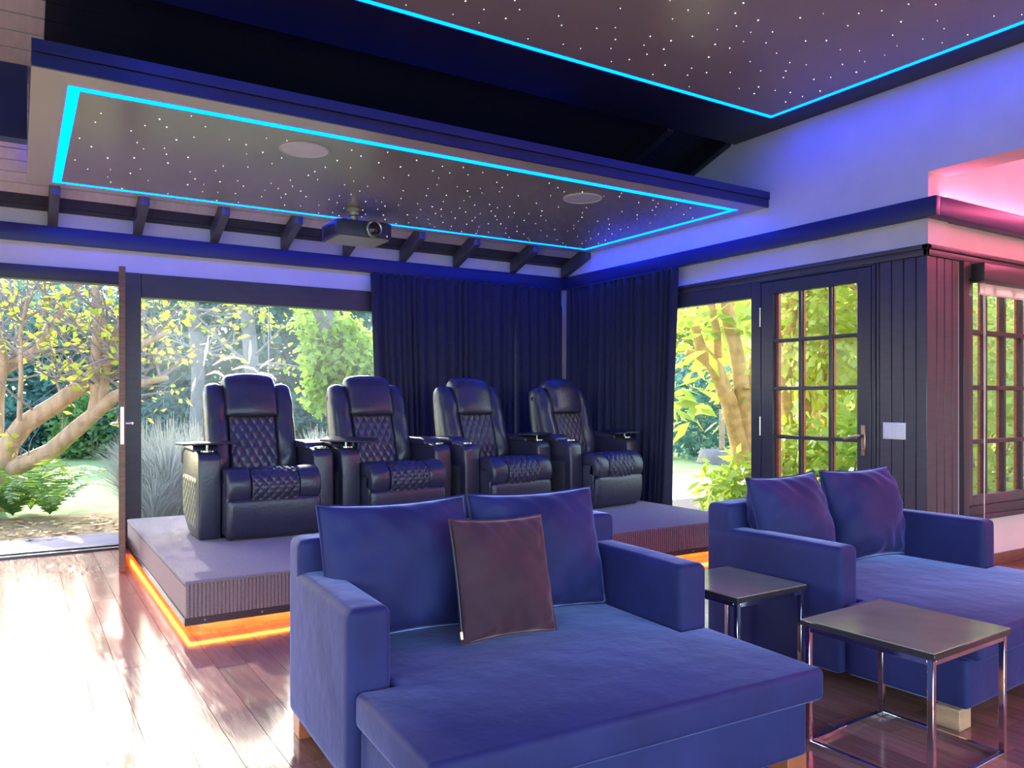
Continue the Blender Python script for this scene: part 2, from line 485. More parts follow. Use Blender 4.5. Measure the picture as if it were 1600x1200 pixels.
# rafters between the ledge beam and the dropped panel
def rafter(x, y0, y1, label, wd=0.07, m=None):
    mb = MB().prism([(y0, roof_z(y0) - .14), (y0, roof_z(y0) - .002), (y1, roof_z(y1) - .002), (y1, roof_z(y1) - .14)], 0, -wd / 2, wd / 2)
    o = part('rafter', mb, m or M['rafter'], ceiling, 0.004, 1, loc=(x, 0, 0))
for x in (-.99, -.37, .245, .867, 1.488, 2.11, 2.71, 3.31, 3.92, 4.63, 5.32):
    rafter(x, 7.34, 6.875, '')
for x in (4.63, 5.32):
    rafter(x, 6.2, 4.86, '', .07, M['panel_black'])

# ledge beams, head trims
struct('trim_1', MB().box((XL, 7.326, BEAM0), (5.308, YB, BEAM1)), M['navy_trim'], 'long navy ledge beam along the garden wall above the curtain', 'beam', .004)
struct('trim_2', MB().box((5.308, 2.998, BEAM0), (XR, YB, BEAM1)), M['navy_trim'], 'navy ledge beam along the right wall above the french door', 'beam', .004)
struct('trim_3', MB().box((XR, 2.998, BEAM0), (8.2, YA, BEAM1)), M['navy_trim'], 'purple-lit ledge beam above the small-paned window', 'beam', .004)
hd = MB().box((XR - .03, YA - .03, 2.255), (XR, 6.0, 2.30)).box((XR - .045, YA - .045, 2.30), (XR, 6.0, 2.33))
struct('trim_4', hd, M['board'], 'charcoal head moulding over the french door', 'trim', .003)
hd = MB().box((XR - .03, YA - .03, 2.255), (8.0, YA, 2.30)).box((XR - .045, YA - .045, 2.30), (8.0, YA, 2.33))
struct('trim_5', hd, M['board'], 'charcoal head moulding over the small-paned window', 'trim', .003)
# vertical boards either side of the corner
ys = [3.463, 3.355, 3.263, 3.180, 3.110]
ys = [3.463, 3.417, 3.343, 3.259, 3.165]
ys = [3.466, 3.44, 3.345, 3.254, 3.160]
for a, b in zip(ys[:-1], ys[1:]):
    part('board', MB().box((XR - .018, b + .003, 0.0), (XR, a - .003, 2.255)), M['board'], wall_right, .004, 1)
part('corner_post', MB().box((XR - .024, YA - .024, 0), (XR + .03, 3.157, 2.255)), M['board'], wall_right, .005, 1)
xs = [onY(p, 600, YA).x for p in (1449, 1460, 1472, 1484, 1494)]
for a, b in zip(xs[:-1], xs[1:]):
    part('board', MB().box((a + .003, YA - .018, 0.0), (b - .003, YA, 2.255)), M['board'], wall_alcove, .004, 1)
struct('baseboard_alcove', MB().box((5.80, YA - .02, 0), (8.2, YA, .085)), M['brown_wood'], 'dark skirting board under the small-paned window', 'baseboard', .004)

# dark box beam left of the dropped panel
struct('trim_6', MB().prism([(5.75, 2.87), (5.75, roof_z(5.75) - .003), (5.87, roof_z(5.87) - .003), (5.87, 2.87)], 0, XL, .055), M['navy_trim'], 'dark box beam left of the lower star panel', 'beam')

# ------------------------------------------------------------------ dropped star panels
def led_frame(parent, x0, x1, y0, y1, z, wd, m):
    out = []
    for (a, b) in (((x0, y0, z), (x1, y0 + wd, z + .006)), ((x0, y1 - wd, z), (x1, y1, z + .006)),
                   ((x0, y0 + wd, z), (x0 + wd, y1 - wd, z + .006)), ((x1 - wd, y0 + wd, z), (x1, y1 - wd, z + .006))):
        o = part('led_strip', MB().box(a, b), m, parent); o['label'] = 'glowing blue led strip'; out.append(o)
    return out
def stars(parent, x0, x1, y0, y1, z, n, seed, dens=None):
    r = rnd(seed); mb = MB(); c = 0; seen = []; tries = 0
    while c < n:
        x, y = r.uniform(x0, x1), r.uniform(y0, y1)
        if dens and r.random() > dens(x, y): continue
        tries += 1
        if tries < 60000 and any((x - a) ** 2 + (y - b) ** 2 < .0115 for a, b in seen): continue
        seen.append((x, y))
        s = r.choice((.0020, .0024, .0028, .0032, .0042))
        mb.lathe([(s, z + .0005), (s, z - .003)], 6, 2, (x, y, 0)); c += 1
    o = part('star_lights', mb, M['star'], parent); o['kind'] = 'stuff'; o['label'] = 'tiny white fibre-optic star points'
LZ = 2.87
PX0, PX1, PY0, PY1 = 0.06, XR - .002, 4.45, 6.87
LX0, LX1, LY0, LY1 = .225, 5.20, 4.645, 6.77
lw = .055
p1 = empty('star_panel', ((PX0 + PX1) / 2, (PY0 + PY1) / 2, LZ))
tag(p1, 'lower beige star ceiling panel with blue led outline and projector hanging below', 'ceiling panel', 'starlight ceiling panels')
def rel(o, p):
    o.matrix_parent_inverse = Matrix.Translation(-Vector(p.location)) if False else Matrix.Identity(4)
    o.location = Vector(o.location) - p.location
def reloc_children(p):
    for ch in p.children:
        ch.location = Vector(ch.location) - Vector(p.location)
bd = MB()
bd.box((PX0, PY0 + .02, LZ), (PX1, LY0, LZ + .03)); bd.box((PX0, LY1, LZ), (PX1, PY1, LZ + .03))
bd.box((PX0, LY0, LZ), (LX0, LY1, LZ + .03)); bd.box((LX1, LY0, LZ), (PX1, LY1, LZ + .03))
part('border', bd, M['panel_border'], p1)
part('star_board', MB().box((LX0 + lw, LY0 + lw, LZ - .002), (LX1 - lw, LY1 - lw, LZ + .028)), M['panel_star'], p1)
led_frame(p1, LX0, LX1, LY0, LY1, LZ - .0012, lw, M['led_blue'])
part('upper_deck', MB().box((PX0, PY0 + .03, LZ + .031), (PX1, PY1 - .45, LZ + .11)), M['navy_trim'], p1)
part('fascia', MB().box((PX0, PY0, LZ - .001), (PX1, PY0 + .02, LZ + .066)), M['navy_trim'], p1, .002, 1)
part('fascia', MB().box((PX0, PY0 - .012, LZ + .068), (PX1, PY0 + .02, LZ + .128)), M['navy_trim'], p1, .002, 1)
def dens1(x, y): return .35 + .65 * min(1, max(0, (x - .6) / 2.0)) if x < 4.7 else .5
stars(p1, LX0 + .1, LX1 - .1, LY0 + .1, LY1 - .08, LZ - .002, 240, 5, dens1)
reloc_children(p1)

UZ = 3.50
p2 = empty('star_panel', (2.7, 2.6, UZ))
tag(p2, 'upper black star ceiling panel with blue led outline at the top right', 'ceiling panel', 'starlight ceiling panels')
UX0, UX1, UY0, UY1 = .16, XR - .002, .4, 5.06
VX0, VX1, VY0, VY1 = .75, 5.09, .9, 4.21
bd = MB()
bd.box((UX0, UY0, UZ), (UX1, VY0, UZ + .03)); bd.box((UX0, VY1, UZ), (UX1, UY1 - .24, UZ + .03))
bd.box((UX0, VY0, UZ), (VX0, VY1, UZ + .03)); bd.box((VX1, VY0, UZ), (UX1, VY1, UZ + .03))
part('border', bd, M['panel_black'], p2)
part('star_board', MB().box((VX0 + .04, VY0 + .04, UZ - .002), (VX1 - .04, VY1 - .04, UZ + .028)), M['panel_star'], p2)
led_frame(p2, VX0, VX1, VY0, VY1, UZ - .0012, .045, M['led_blue'])
stars(p2, VX0 + .1, VX1 - .1, 2.0, VY1 - .1, UZ - .002, 250, 8)
reloc_children(p2)

# recessed speakers in the lower panel
for x, y, lab in ((1.57, 5.01, 'round pale ceiling speaker left of the projector'), (3.835, 5.03, 'round pale ceiling speaker right of the projector')):
    e = tag(empty('ceiling_speaker', (x, y, LZ - .002)), lab, 'speaker', 'ceiling speakers')
    part('rim', MB().lathe([(.155, 0), (.157, -.006), (.150, -.010), (.142, -.006), (.142, 0)], 40), M['white'], e, smooth=True)
    part('grille', MB().lathe([(.141, 0), (.141, -.005), (.10, -.0065), (.0, -.007)][:3] + [(.001, -.007)], 40), M['white'], e, smooth=True)

# projector
pj = tag(empty('projector', (2.46, 6.40, 2.60)), 'dark blue projector with a large lens hanging from the star panel', 'projector')
body = [(-.24, -.17), (-.20, -.205), (.02, -.205), (.05, -.225), (.17, -.225), (.24, -.19), (.24, .205), (-.24, .205)]
part('body', MB().prism(body, 2, .012, .145), M['projector'], pj, .010, 2)
part('lit_underside', MB().prism([(x * .93, y * .93) for x, y in body], 2, 0.0, .0125), mat('projector_underside_lit', (0.42, 0.40, 0.30), .4), pj, .004, 1)  # lighter cream colour stands in for light falling on the underside
ln = part('lens_ring', MB().lathe([(.066, 0), (.070, -.012), (.070, -.038), (.062, -.046), (.052, -.040), (.050, -.012)], 36, 1, (.055, -.225, .075)), M['steel'], pj, smooth=True)
part('lens', MB().lathe([(.050, -.012), (.046, -.030), (.030, -.038), (.012, -.042), (.001, -.043)], 36, 1, (.055, -.225, .075)), M['lens'], ln, smooth=True)
part('indicator_light', MB().lathe([(.005, 0), (.004, -.004)], 10, 1, (.185, -.218, .03)), emis('indicator_red', (1, .12, .2), 4), pj)
part('vent', MB().box((-.2405, -.14, .03), (-.2385, .14, .12)), M['tray'], pj)
mt = part('ceiling_mount', MB().lathe([(.060, .2645), (.060, .235), (.050, .232), (.050, .205), (.036, .20), (.036, .145)], 30, 2, (-.05, -.06, 0)), M['steel'], pj, smooth=30)
part('mount_collar', MB().lathe([(.0615, .262), (.0615, .240)], 30, 2, (-.05, -.06, 0)), mat('mount_plastic', (.55, .42, .38), .35), mt, smooth=30)

# ------------------------------------------------------------------ openings in the back wall
# open glazed door leaf
def tagstruct(o, label, cat): return tag(o, label, cat, kind='structure')
jx = 0.745
d1 = tagstruct(empty('door_1', (jx, 7.33, 0), R(-5.6)), 'open glazed garden door with brown wood edge, seen edge-on', 'door')
# leaf runs along -Y from the hinge, thickness along X
dw, dh = 1.035, 2.215
part('stile', MB().box((-.022, -dw, .012), (.022, -dw + .10, dh)), M['brown_wood'], d1, .003, 1)
part('stile', MB().box((-.022, -.10, .012), (.022, 0, dh)), M['dark_frame'], d1, .003, 1)
part('rail', MB().box((-.020, -dw + .10, .012), (.020, -.10, .17)), M['dark_frame'], d1, .003, 1)
part('rail', MB().box((-.020, -dw + .10, dh - .11), (.020, -.10, dh)), M['dark_frame'], d1, .003, 1)
part('pane', MB().box((-.004, -dw + .10, .17), (.004, -.10, dh - .11)), M['glass'], d1)
lp = part('lock_plate', MB().box((-.012, -dw - .003, .93), (.012, -dw + .001, 1.20)), M['steel'], d1, .001, 1)
for s in (-1, 1):
    h = MB().tube([(s * .022, -dw + .05, 1.08), (s * .065, -dw + .05, 1.08)], .010, 10).tube([(s * .065, -dw + .045, 1.08), (s * .066, -dw + .16, 1.075)], .009, 10)
    part('handle', h, M['steel'], d1, smooth=40)
# door frame and sill
fr = MB()
fr.box((-1.30, YB - .05, 2.215), (.80, YB + .08, 2.325)); fr.box((-1.30, YB - .05, 0), (-1.22, YB + .08, 2.215))
struct('trim_7', fr, M['dark_frame'], 'dark head frame over the open garden door', 'door frame', .004)
struct('trim_8', MB().box((-1.22, YB - .05, -.02), (.79, YB + .16, .018)).box((-1.22, YB + .02, .018), (.79, YB + .05, .030)), M['dark_frame'], 'dark metal threshold of the open garden door', 'threshold', .003)

# big fixed window
w1 = tagstruct(empty('window_1', (.79, YB, 0)), 'large dusty fixed garden window behind the recliners', 'window')
def wpart(n, a, b, m, bev=.004): return part(n, MB().box((a[0] - .79, a[1] - YB, a[2]), (b[0] - .79, b[1] - YB, b[2])), m, w1, bev, 1)
wpart('frame_post', (.765, YB - .055, 0), (.895, YB + .08, 2.325), M['dark_frame'])
wpart('frame_head', (.895, YB - .05, 2.125), (5.30, YB + .08, 2.325), M['dark_frame'])
wpart('frame_sill', (.895, YB - .05, .10), (5.30, YB + .08, .19), M['dark_frame'])
wpart('frame_post', (5.22, YB - .05, .19), (5.30, YB + .08, 2.125), M['dark_frame'])
jn = onY(420, 540, YB + .01).x
wpart('pane', (.895, YB + .004, .19), (jn - .004, YB + .014, 2.125), M['glass_haze'], 0)
wpart('pane', (jn + .004, YB + .004, .19), (5.22, YB + .014, 2.125), M['glass_haze'], 0)
wpart('pane_joint', (jn - .004, YB + .003, .19), (jn + .004, YB + .015, 2.125), M['white'], 0)

# side light and french door in the right wall
w2 = tagstruct(empty('window_2', (XR, 5.0, 0)), 'tall single-pane side light between curtain and french door', 'window')
def w2p(n, y0, y1, z0, z1, m, dx=(-.03, .05), bev=.004): return part(n, MB().box((dx[0], y0 - 5.0, z0), (dx[1], y1 - 5.0, z1)), m, w2, bev, 1)
w2p('frame_post', 4.513, 4.618, 0, 2.255, M['dark_frame'])
w2p('frame_jamb', 4.49, 4.52, 0, 2.255, M['dark_frame'], (.022, .09))
w2p('frame_jamb', 3.462, 3.512, 0, 2.255, M['dark_frame'], (.022, .09))
w2p('frame_jamb', 3.512, 4.49, 2.225, 2.335, M['dark_frame'], (.022, .09))
w2p('frame_head', 3.466, 4.513, 2.24, 2.256, M['dark_frame'])
w2p('frame_post', 3.466, 3.494, 0, 2.24, M['dark_frame'])
w2p('frame_post', 5.92, 6.0, 0, 2.255, M['dark_frame'])
w2p('frame_head', 4.618, 5.92, 2.125, 2.255, M['dark_frame'])
w2p('frame_sill', 4.618, 5.92, 0, .12, M['dark_frame'])
w2p('pane', 4.618, 5.92, .12, 2.125, M['glass'], (.005, .013), 0)

d2 = tagstruct(empty('door_2', (XR, 4.0, 0)), 'charcoal french door with twelve panes and brass handle', 'door')
def d2p(n, y0, y1, z0, z1, m, dx=(-.035, .02), bev=.004, par=None): return part(n, MB().box((dx[0], y0 - 4.0, z0), (dx[1], y1 - 4.0, z1)), m, par or d2, bev, 1)
gy = [4.382, 4.123, 3.846, 3.610]; gz = [2.131, 1.741, 1.346, .946, .555]
d2p('stile', gy[0], 4.505, .01, 2.235, M['dark_frame'])
d2p('stile', 3.497, gy[3], .01, 2.235, M['dark_frame'])
d2p('rail', gy[3], gy[0], gz[0], 2.235, M['dark_frame'])
d2p('rail', gy[3], gy[0], .01, gz[4] - .0, M['dark_frame'])
for g in gy[1:3]:
    mu = d2p('muntin', g - .013, g + .013, gz[4], gz[0], M['dark_frame'], (-.028, -.005), .003)
    d2p('outer_bead', g - .016, g + .016, gz[4], gz[0], M['red_wood'], (.004, .03), .003, mu)
for g in gz[1:4]:
    mu = d2p('muntin', gy[3], gy[0], g - .013, g + .013, M['dark_frame'], (-.027, -.005), .003)
    d2p('outer_bead', gy[3], gy[0], g - .016, g + .016, M['red_wood'], (.004, .028), .003, mu)
d2p('outer_bead', gy[0] - .03, gy[0], gz[4], gz[0], M['red_wood'], (.0, .034), .003)
for j in range(4):
    for i in range(3):
        d2p('pane', gy[i + 1], gy[i], gz[j + 1], gz[j], M['glass'], (-.004, .003), 0)
hy_ = 3.555
hp = d2p('handle_plate', hy_ - .018, hy_ + .018, .835, 1.065, M['copper'], (-.043, -.035), .006)
part('lever', MB().tube([(-.043, hy_ - 4, .985), (-.085, hy_ - 4, .985), (-.090, hy_ - 4 + .02, .983), (-.092, hy_ - 4 + .125, .955)], [.010, .010, .011, .009], 10), M['copper'], hp, smooth=40)
part('key_cylinder', MB().lathe([(.010, -.043), (.010, -.05), (.006, -.052)], 14, 0, (0, hy_ - 4, .885)), M['copper'], hp, smooth=40)
for zc in (1.95, 1.03, .35):
    part('hinge', MB().tube([(-.04, 4.512 - 4, zc - .08), (-.04, 4.512 - 4, zc + .08)], .009, 10), M['steel'], d2, smooth=40)

# light switches on the boards
sw = tag(empty('light_switch', (XR - .019, 3.319, 1.028)), 'double white light switch plate on the charcoal boards', 'light switch')
part('plate', MB().box((-.009, -.086, -.06), (0, .086, .06)), M['white'], sw, .003, 2)
for s in (-1, 1):
    part('rocker', MB().box((-.0125, s * .043 - .030, -.042), (-.009, s * .043 + .030, .042)), M['white'], sw, .0012, 1)

# small-paned window in the alcove wall
w3 = tagstruct(empty('window_3', (6.6, YA, 0)), 'charcoal small-paned window with red outer glazing bars at right', 'window')
def w3p(n, x0, x1, y0, y1, z0, z1, m, bev=.004, par=None): return part(n, MB().box((x0 - 6.6, y0, z0), (x1 - 6.6, y1, z1)), m, par or w3, bev, 1)
w3p('casing', 5.79, 5.865, -.035, .05, .38, 2.255, M['dark_frame'])
w3p('casing', 5.865, 7.6, -.035, .05, .38, .47, M['dark_frame'])
w3p('sill', 5.77, 7.62, -.065, .0, .37, .405, M['dark_frame'])
w3p('casing', 5.865, 7.6, -.03, .05, 2.14, 2.255, M['dark_frame'])
w3p('stile', 5.865, 5.96, -.012, .06, .47, 2.14, M['board'])
w3p('rail', 5.96, 7.6, -.012, .06, .47, .545, M['board'])
vx = [6.19, 6.465, 6.735, 7.005, 7.275]; vz = [1.755, 1.342, .94]
for x in vx:
    mu = w3p('muntin', x - .017, x + .017, .01, .035, .545, 2.14, M['dark_frame'], .003)
    w3p('outer_bead', x - .020, x + .016, .045, .068, .545, 2.14, M['red_wood'], .003, mu)
for zz in vz:
    mu = w3p('muntin', 5.96, 7.6, .008, .035, zz - .017, zz + .017, M['dark_frame'], .003)
    w3p('outer_bead', 5.96, 7.6, .045, .075, zz - .017, zz + .017, M['red_wood'], .003, mu)
cols = [5.96] + vx + [7.6]; rows = [.545] + vz[::-1] + [2.14]
for i in range(len(cols) - 1):
    for j in range(len(rows) - 1):
        w3p('pane', cols[i], cols[i + 1], .037, .043, rows[j], rows[j + 1], M['glass'], 0)
rb = tag(empty('roller_blind', (5.95, YA - .075, 2.09)), 'rolled-up pale roller blind in a charcoal cassette over the small-paned window', 'blind')
part('cassette', MB().prism([(-.045, .15), (.065, .15), (.065, .05), (.03, .015), (-.045, .03)], 0, -.04, 1.7), M['board'], rb, .006, 2)
part('end_cap', MB().prism([(-.05, .155), (.07, .155), (.07, .045), (.03, .01), (-.05, .025)], 0, -.052, -.04), M['dark_frame'], rb, .006, 2)
part('fabric', MB().box((.02, .018, -.055), (1.66, .021, .03)), M['blind'], rb)
part('bottom_bar', MB().box((.02, .012, -.068), (1.66, .027, -.055)), M['white'], rb, .003, 1)
part('chain', MB().tube([(.035, .0, .02), (.033, -.004, -.6), (.034, -.004, -1.72)], .0022, 6).tube([(.052, .0, .02), (.055, -.002, -.55), (.036, -.004, -1.72)], .0018, 6), M['white'], rb)

# ------------------------------------------------------------------ curtains
def curtain(name, label, p0, p1, nrm, z0, z1, folds, seed, flare0=0.0, flare1=0.0):
    r = rnd(seed)
    p0, p1, nrm = Vector(p0), Vector(p1), Vector(nrm)
    L = (p1 - p0).length
    ph = [r.random() * 6.28 for _ in range(8)]
    # uneven pleat spacing
    ks = [0]
    for _ in range(folds): ks.append(ks[-1] + r.uniform(.5, 1.6))
    ks = [k / ks[-1] for k in ks]
    amps = [r.uniform(.026, .062) for _ in range(folds + 1)]
    def wave(s):
        for i in range(folds):
            if s <= ks[i + 1] + 1e-9:
                t = (s - ks[i]) / (ks[i + 1] - ks[i]); a = amps[i]
                return a * (math.sin(math.pi * t) ** 1.4)
        return 0
    def fn(u, v):
        s = min(1, max(0, u + .012 * math.sin(3.1 * v + ph[0] + u * 5) * v))
        amp = .55 + .75 * v
        d = wave(s) * amp + .006 * math.sin(60 * u + ph[1]) * (1 - v) + .010 * math.sin(9 * u + 4 * v + ph[2]) * v
        e = flare0 * v * max(0, 1 - u / .35) + flare1 * v * max(0, (u - .65) / .35)
        pos = p0.lerp(p1, u) + (p1 - p0).normalized() * e + nrm * d
        return (pos.x, pos.y, z1 + (z0 - z1) * v)
    me = MB().grid(fn, folds * 12, 26).mesh(name, fix=True)
    e = tag(empty(name, (p0.lerp(p1, .5).x, p0.lerp(p1, .5).y, 0)), label, 'curtain', 'midnight blue curtains')
    o = link('cloth', me, M['curtain'], e, True, loc=tuple(-Vector(e.location)))
    sm = o.modifiers.new('thick', 'SOLIDIFY'); sm.thickness = .004
    hb = MB()
    a = p0 + nrm * .012; b = p1 + nrm * .012
    hb.tube([(a.x, a.y, z1 - .01), (b.x, b.y, z1 - .01)], .009, 8)
    part('rail', hb, M['dark_frame'], e, loc=tuple(-Vector(e.location)))
curtain('curtain', 'wide midnight blue curtain on the garden wall left of the corner gap', (2.93, 7.26, 0), (4.60, 7.26, 0), (0, -1, 0), .04, 2.505, 19, 4, .10, 0)
curtain('curtain', 'narrow smooth dark curtain behind the right recliner at the corner', (4.607, 7.285, 0), (5.245, 7.285, 0), (0, -1, 0), .04, 2.505, 6, 14, 0, 0)
curtain('curtain', 'midnight blue curtain on the right wall beside the side light', (5.27, 7.20, 0), (5.27, 5.42, 0), (-1, 0, 0), .04, 2.505, 18, 6, 0, -.10)

# ------------------------------------------------------------------ carpeted platform
px0, px1, py0, py1, pz0, pz1 = .752, 5.05, 4.43, 7.02, .055, .29
pf = tag(empty('platform', ((px0 + px1) / 2, (py0 + py1) / 2, 0)), 'low carpeted seating platform with orange light glowing underneath', 'platform')
cx_, cy_ = pf.location.x, pf.location.y
part('carpet_top', MB().box((px0 - cx_, py0 - cy_, pz1 - .03), (px1 - cx_, py1 - cy_, pz1)), M['carpet'], pf, .012, 3)
part('side', MB().box((px0 + .004 - cx_, py0 + .004 - cy_, pz0 + .04), (px1 - .004 - cx_, py1 - .004 - cy_, pz1 - .031)), M['carpet_rib'], pf)
# carpet ribs on the front and left faces
nr = 212
rib = MB()
for i in range(nr):
    x = px0 + .006 + (px1 - px0 - .012) * i / nr
    rib.box((x - cx_, py0 - .003 - cy_, pz0 + .042), (x + .0140 - cx_, py0 + .006 - cy_, pz1 - .012))
o = part('carpet_ribs', rib, M['carpet_rib'], pf); o['kind'] = 'stuff'
part('edge_strip', MB().box((px0 - .003 - cx_, py0 - .004 - cy_, pz0), (px1 + .003 - cx_, py0 + .02 - cy_, pz0 + .042)), M['kick'], pf, .002, 1)
part('edge_strip', MB().box((px0 - .004 - cx_, py0 + .02 - cy_, pz0), (px0 + .02 - cx_, py1 - cy_, pz0 + .042)), M['kick'], pf, .002, 1)
part('plinth', MB().box((.85 - cx_, 4.49 - cy_, 0), (px1 - .1 - cx_, 4.52 - cy_, pz0)), M['plinth'], pf)
part('plinth', MB().box((.85 - cx_, 4.52 - cy_, 0), (.88 - cx_, py1 - .1 - cy_, pz0)), M['plinth'], pf)
for k in range(14):
    x = px0 + .10 + k * .30
    part('screw', MB().lathe([(.006, -.0045), (.004, -.007)], 8, 1, (x - cx_, py0 - cy_, pz0 + .022)), M['steel'], pf)
for k in range(9):
    y = py0 + .16 + k * .28
    part('screw', MB().lathe([(.006, -.0045), (.004, -.007)], 8, 0, (px0 - cx_, y - cy_, pz0 + .022)), M['steel'], pf)
o = part('led_strip', MB().box((px0 + .022 - cx_, py0 + .03 - cy_, pz0 - .006), (px0 + .032 - cx_, py1 - cy_, pz0 - .001)), M['led_orange'], pf)
o['label'] = 'orange led strip under the left edge'
o = part('led_strip', MB().box((px0 + .03 - cx_, py0 + .022 - cy_, pz0 - .006), (px1 - .05 - cx_, py0 + .032 - cy_, pz0 - .001)), M['led_orange'], pf)
o['label'] = 'orange led strip under the front edge'

# ------------------------------------------------------------------ recliners
def quilt(u, v, n):            # diamond quilting: 0 on the seams, 1 in the middle of a diamond
    a = (u + v) * n; b = (u - v) * n
    return (abs(math.sin(math.pi * a)) * abs(math.sin(math.pi * b))) ** .45

def profile_pts(prof, n):      # resample polyline smoothly (Catmull-Rom)
    P = [Vector((p[0], p[1], 0)) for p in prof]
    out = []
    m = len(P) - 1
    for i in range(n):
        t = i / (n - 1) * m; k = min(int(t), m - 1); f = t - k
        p0 = P[max(k - 1, 0)]; p1 = P[k]; p2 = P[k + 1]; p3 = P[min(k + 2, m)]
        q = 0.5 * ((2 * p1) + (p2 - p0) * f + (2 * p0 - 5 * p1 + 4 * p2 - p3) * f * f + (3 * p1 - p0 - 3 * p2 + p3) * f ** 3)
        out.append((q.x, q.y))
    return out

def strip(prof, x0, x1, nx, ns, disp, edge=.02, back=.06):
    """padded strip following profile (y,z), bulging by disp(u,v) along the profile normal, closed round the back."""
    pts = profile_pts(prof, ns)
    nm = []
    for i in range(ns):
        a = pts[max(i - 1, 0)]; b = pts[min(i + 1, ns - 1)]
        t = Vector((b[0] - a[0], b[1] - a[1])).normalized(); nm.append((t.y, -t.x))
    mb = MB()
    vs = []; fs = []
    for j in range(ns):
        v = j / (ns - 1)
        for i in range(nx):
            u = i / (nx - 1)
            e = min(1, min(u, 1 - u) * (x1 - x0) / edge)
            ev = min(1, min(v, 1 - v) * ns * .012 / edge)
            k = math.sqrt(max(0, 1 - (1 - e) ** 2)) * math.sqrt(max(0, 1 - (1 - ev) ** 2))
            d = -edge * .9 * (1 - k) + disp(u, v) * k
            vs.append((x0 + (x1 - x0) * u, pts[j][0] + nm[j][0] * d, pts[j][1] + nm[j][1] * d))
    n1 = len(vs)
    for j in range(ns):
        for i in range(nx):
            u = i / (nx - 1)
            vs.append((x0 + (x1 - x0) * u, pts[j][0] - nm[j][0] * back, pts[j][1] - nm[j][1] * back))
    for j in range(ns - 1):
        for i in range(nx - 1):
            a = j * nx + i
            fs.append((a, a + 1, a + nx + 1, a + nx)); fs.append((n1 + a, n1 + a + nx, n1 + a + nx + 1, n1 + a + 1))
    for i in range(nx - 1):
        fs.append((i, n1 + i, n1 + i + 1, i + 1)); a = (ns - 1) * nx + i; fs.append((a, a + 1, n1 + a + 1, n1 + a))
    for j in range(ns - 1):
        a = j * nx; fs.append((a, a + nx, n1 + a + nx, n1 + a)); a = j * nx + nx - 1; fs.append((a, n1 + a, n1 + a + nx, a + nx))
    return mb.add(vs, fs)

def creases(seed, amp=.004):
    r = rnd(seed); ks = [(r.uniform(4, 16), r.uniform(-8, 8), r.random() * 6.28, r.uniform(.3, 1)) for _ in range(6)]
    return lambda u, v: sum(a * amp * math.sin(f * v * 2 + g * u + p) * (.3 + .7 * abs(u - .5) * 2) for f, g, p, a in ks) / 2.2

meshcache = {}
def cpart(name, key, mb_fn, m, parent, bevel=0, seg=2, smooth=50):
    if key not in meshcache:
        me = mb_fn().mesh(key, bevel, seg); me.materials.append(m)
        meshcache[key] = me
        o = link(name, me, None, parent)
        if smooth: autosmooth(o, smooth)
        return o
    return link(name, meshcache[key], None, parent)

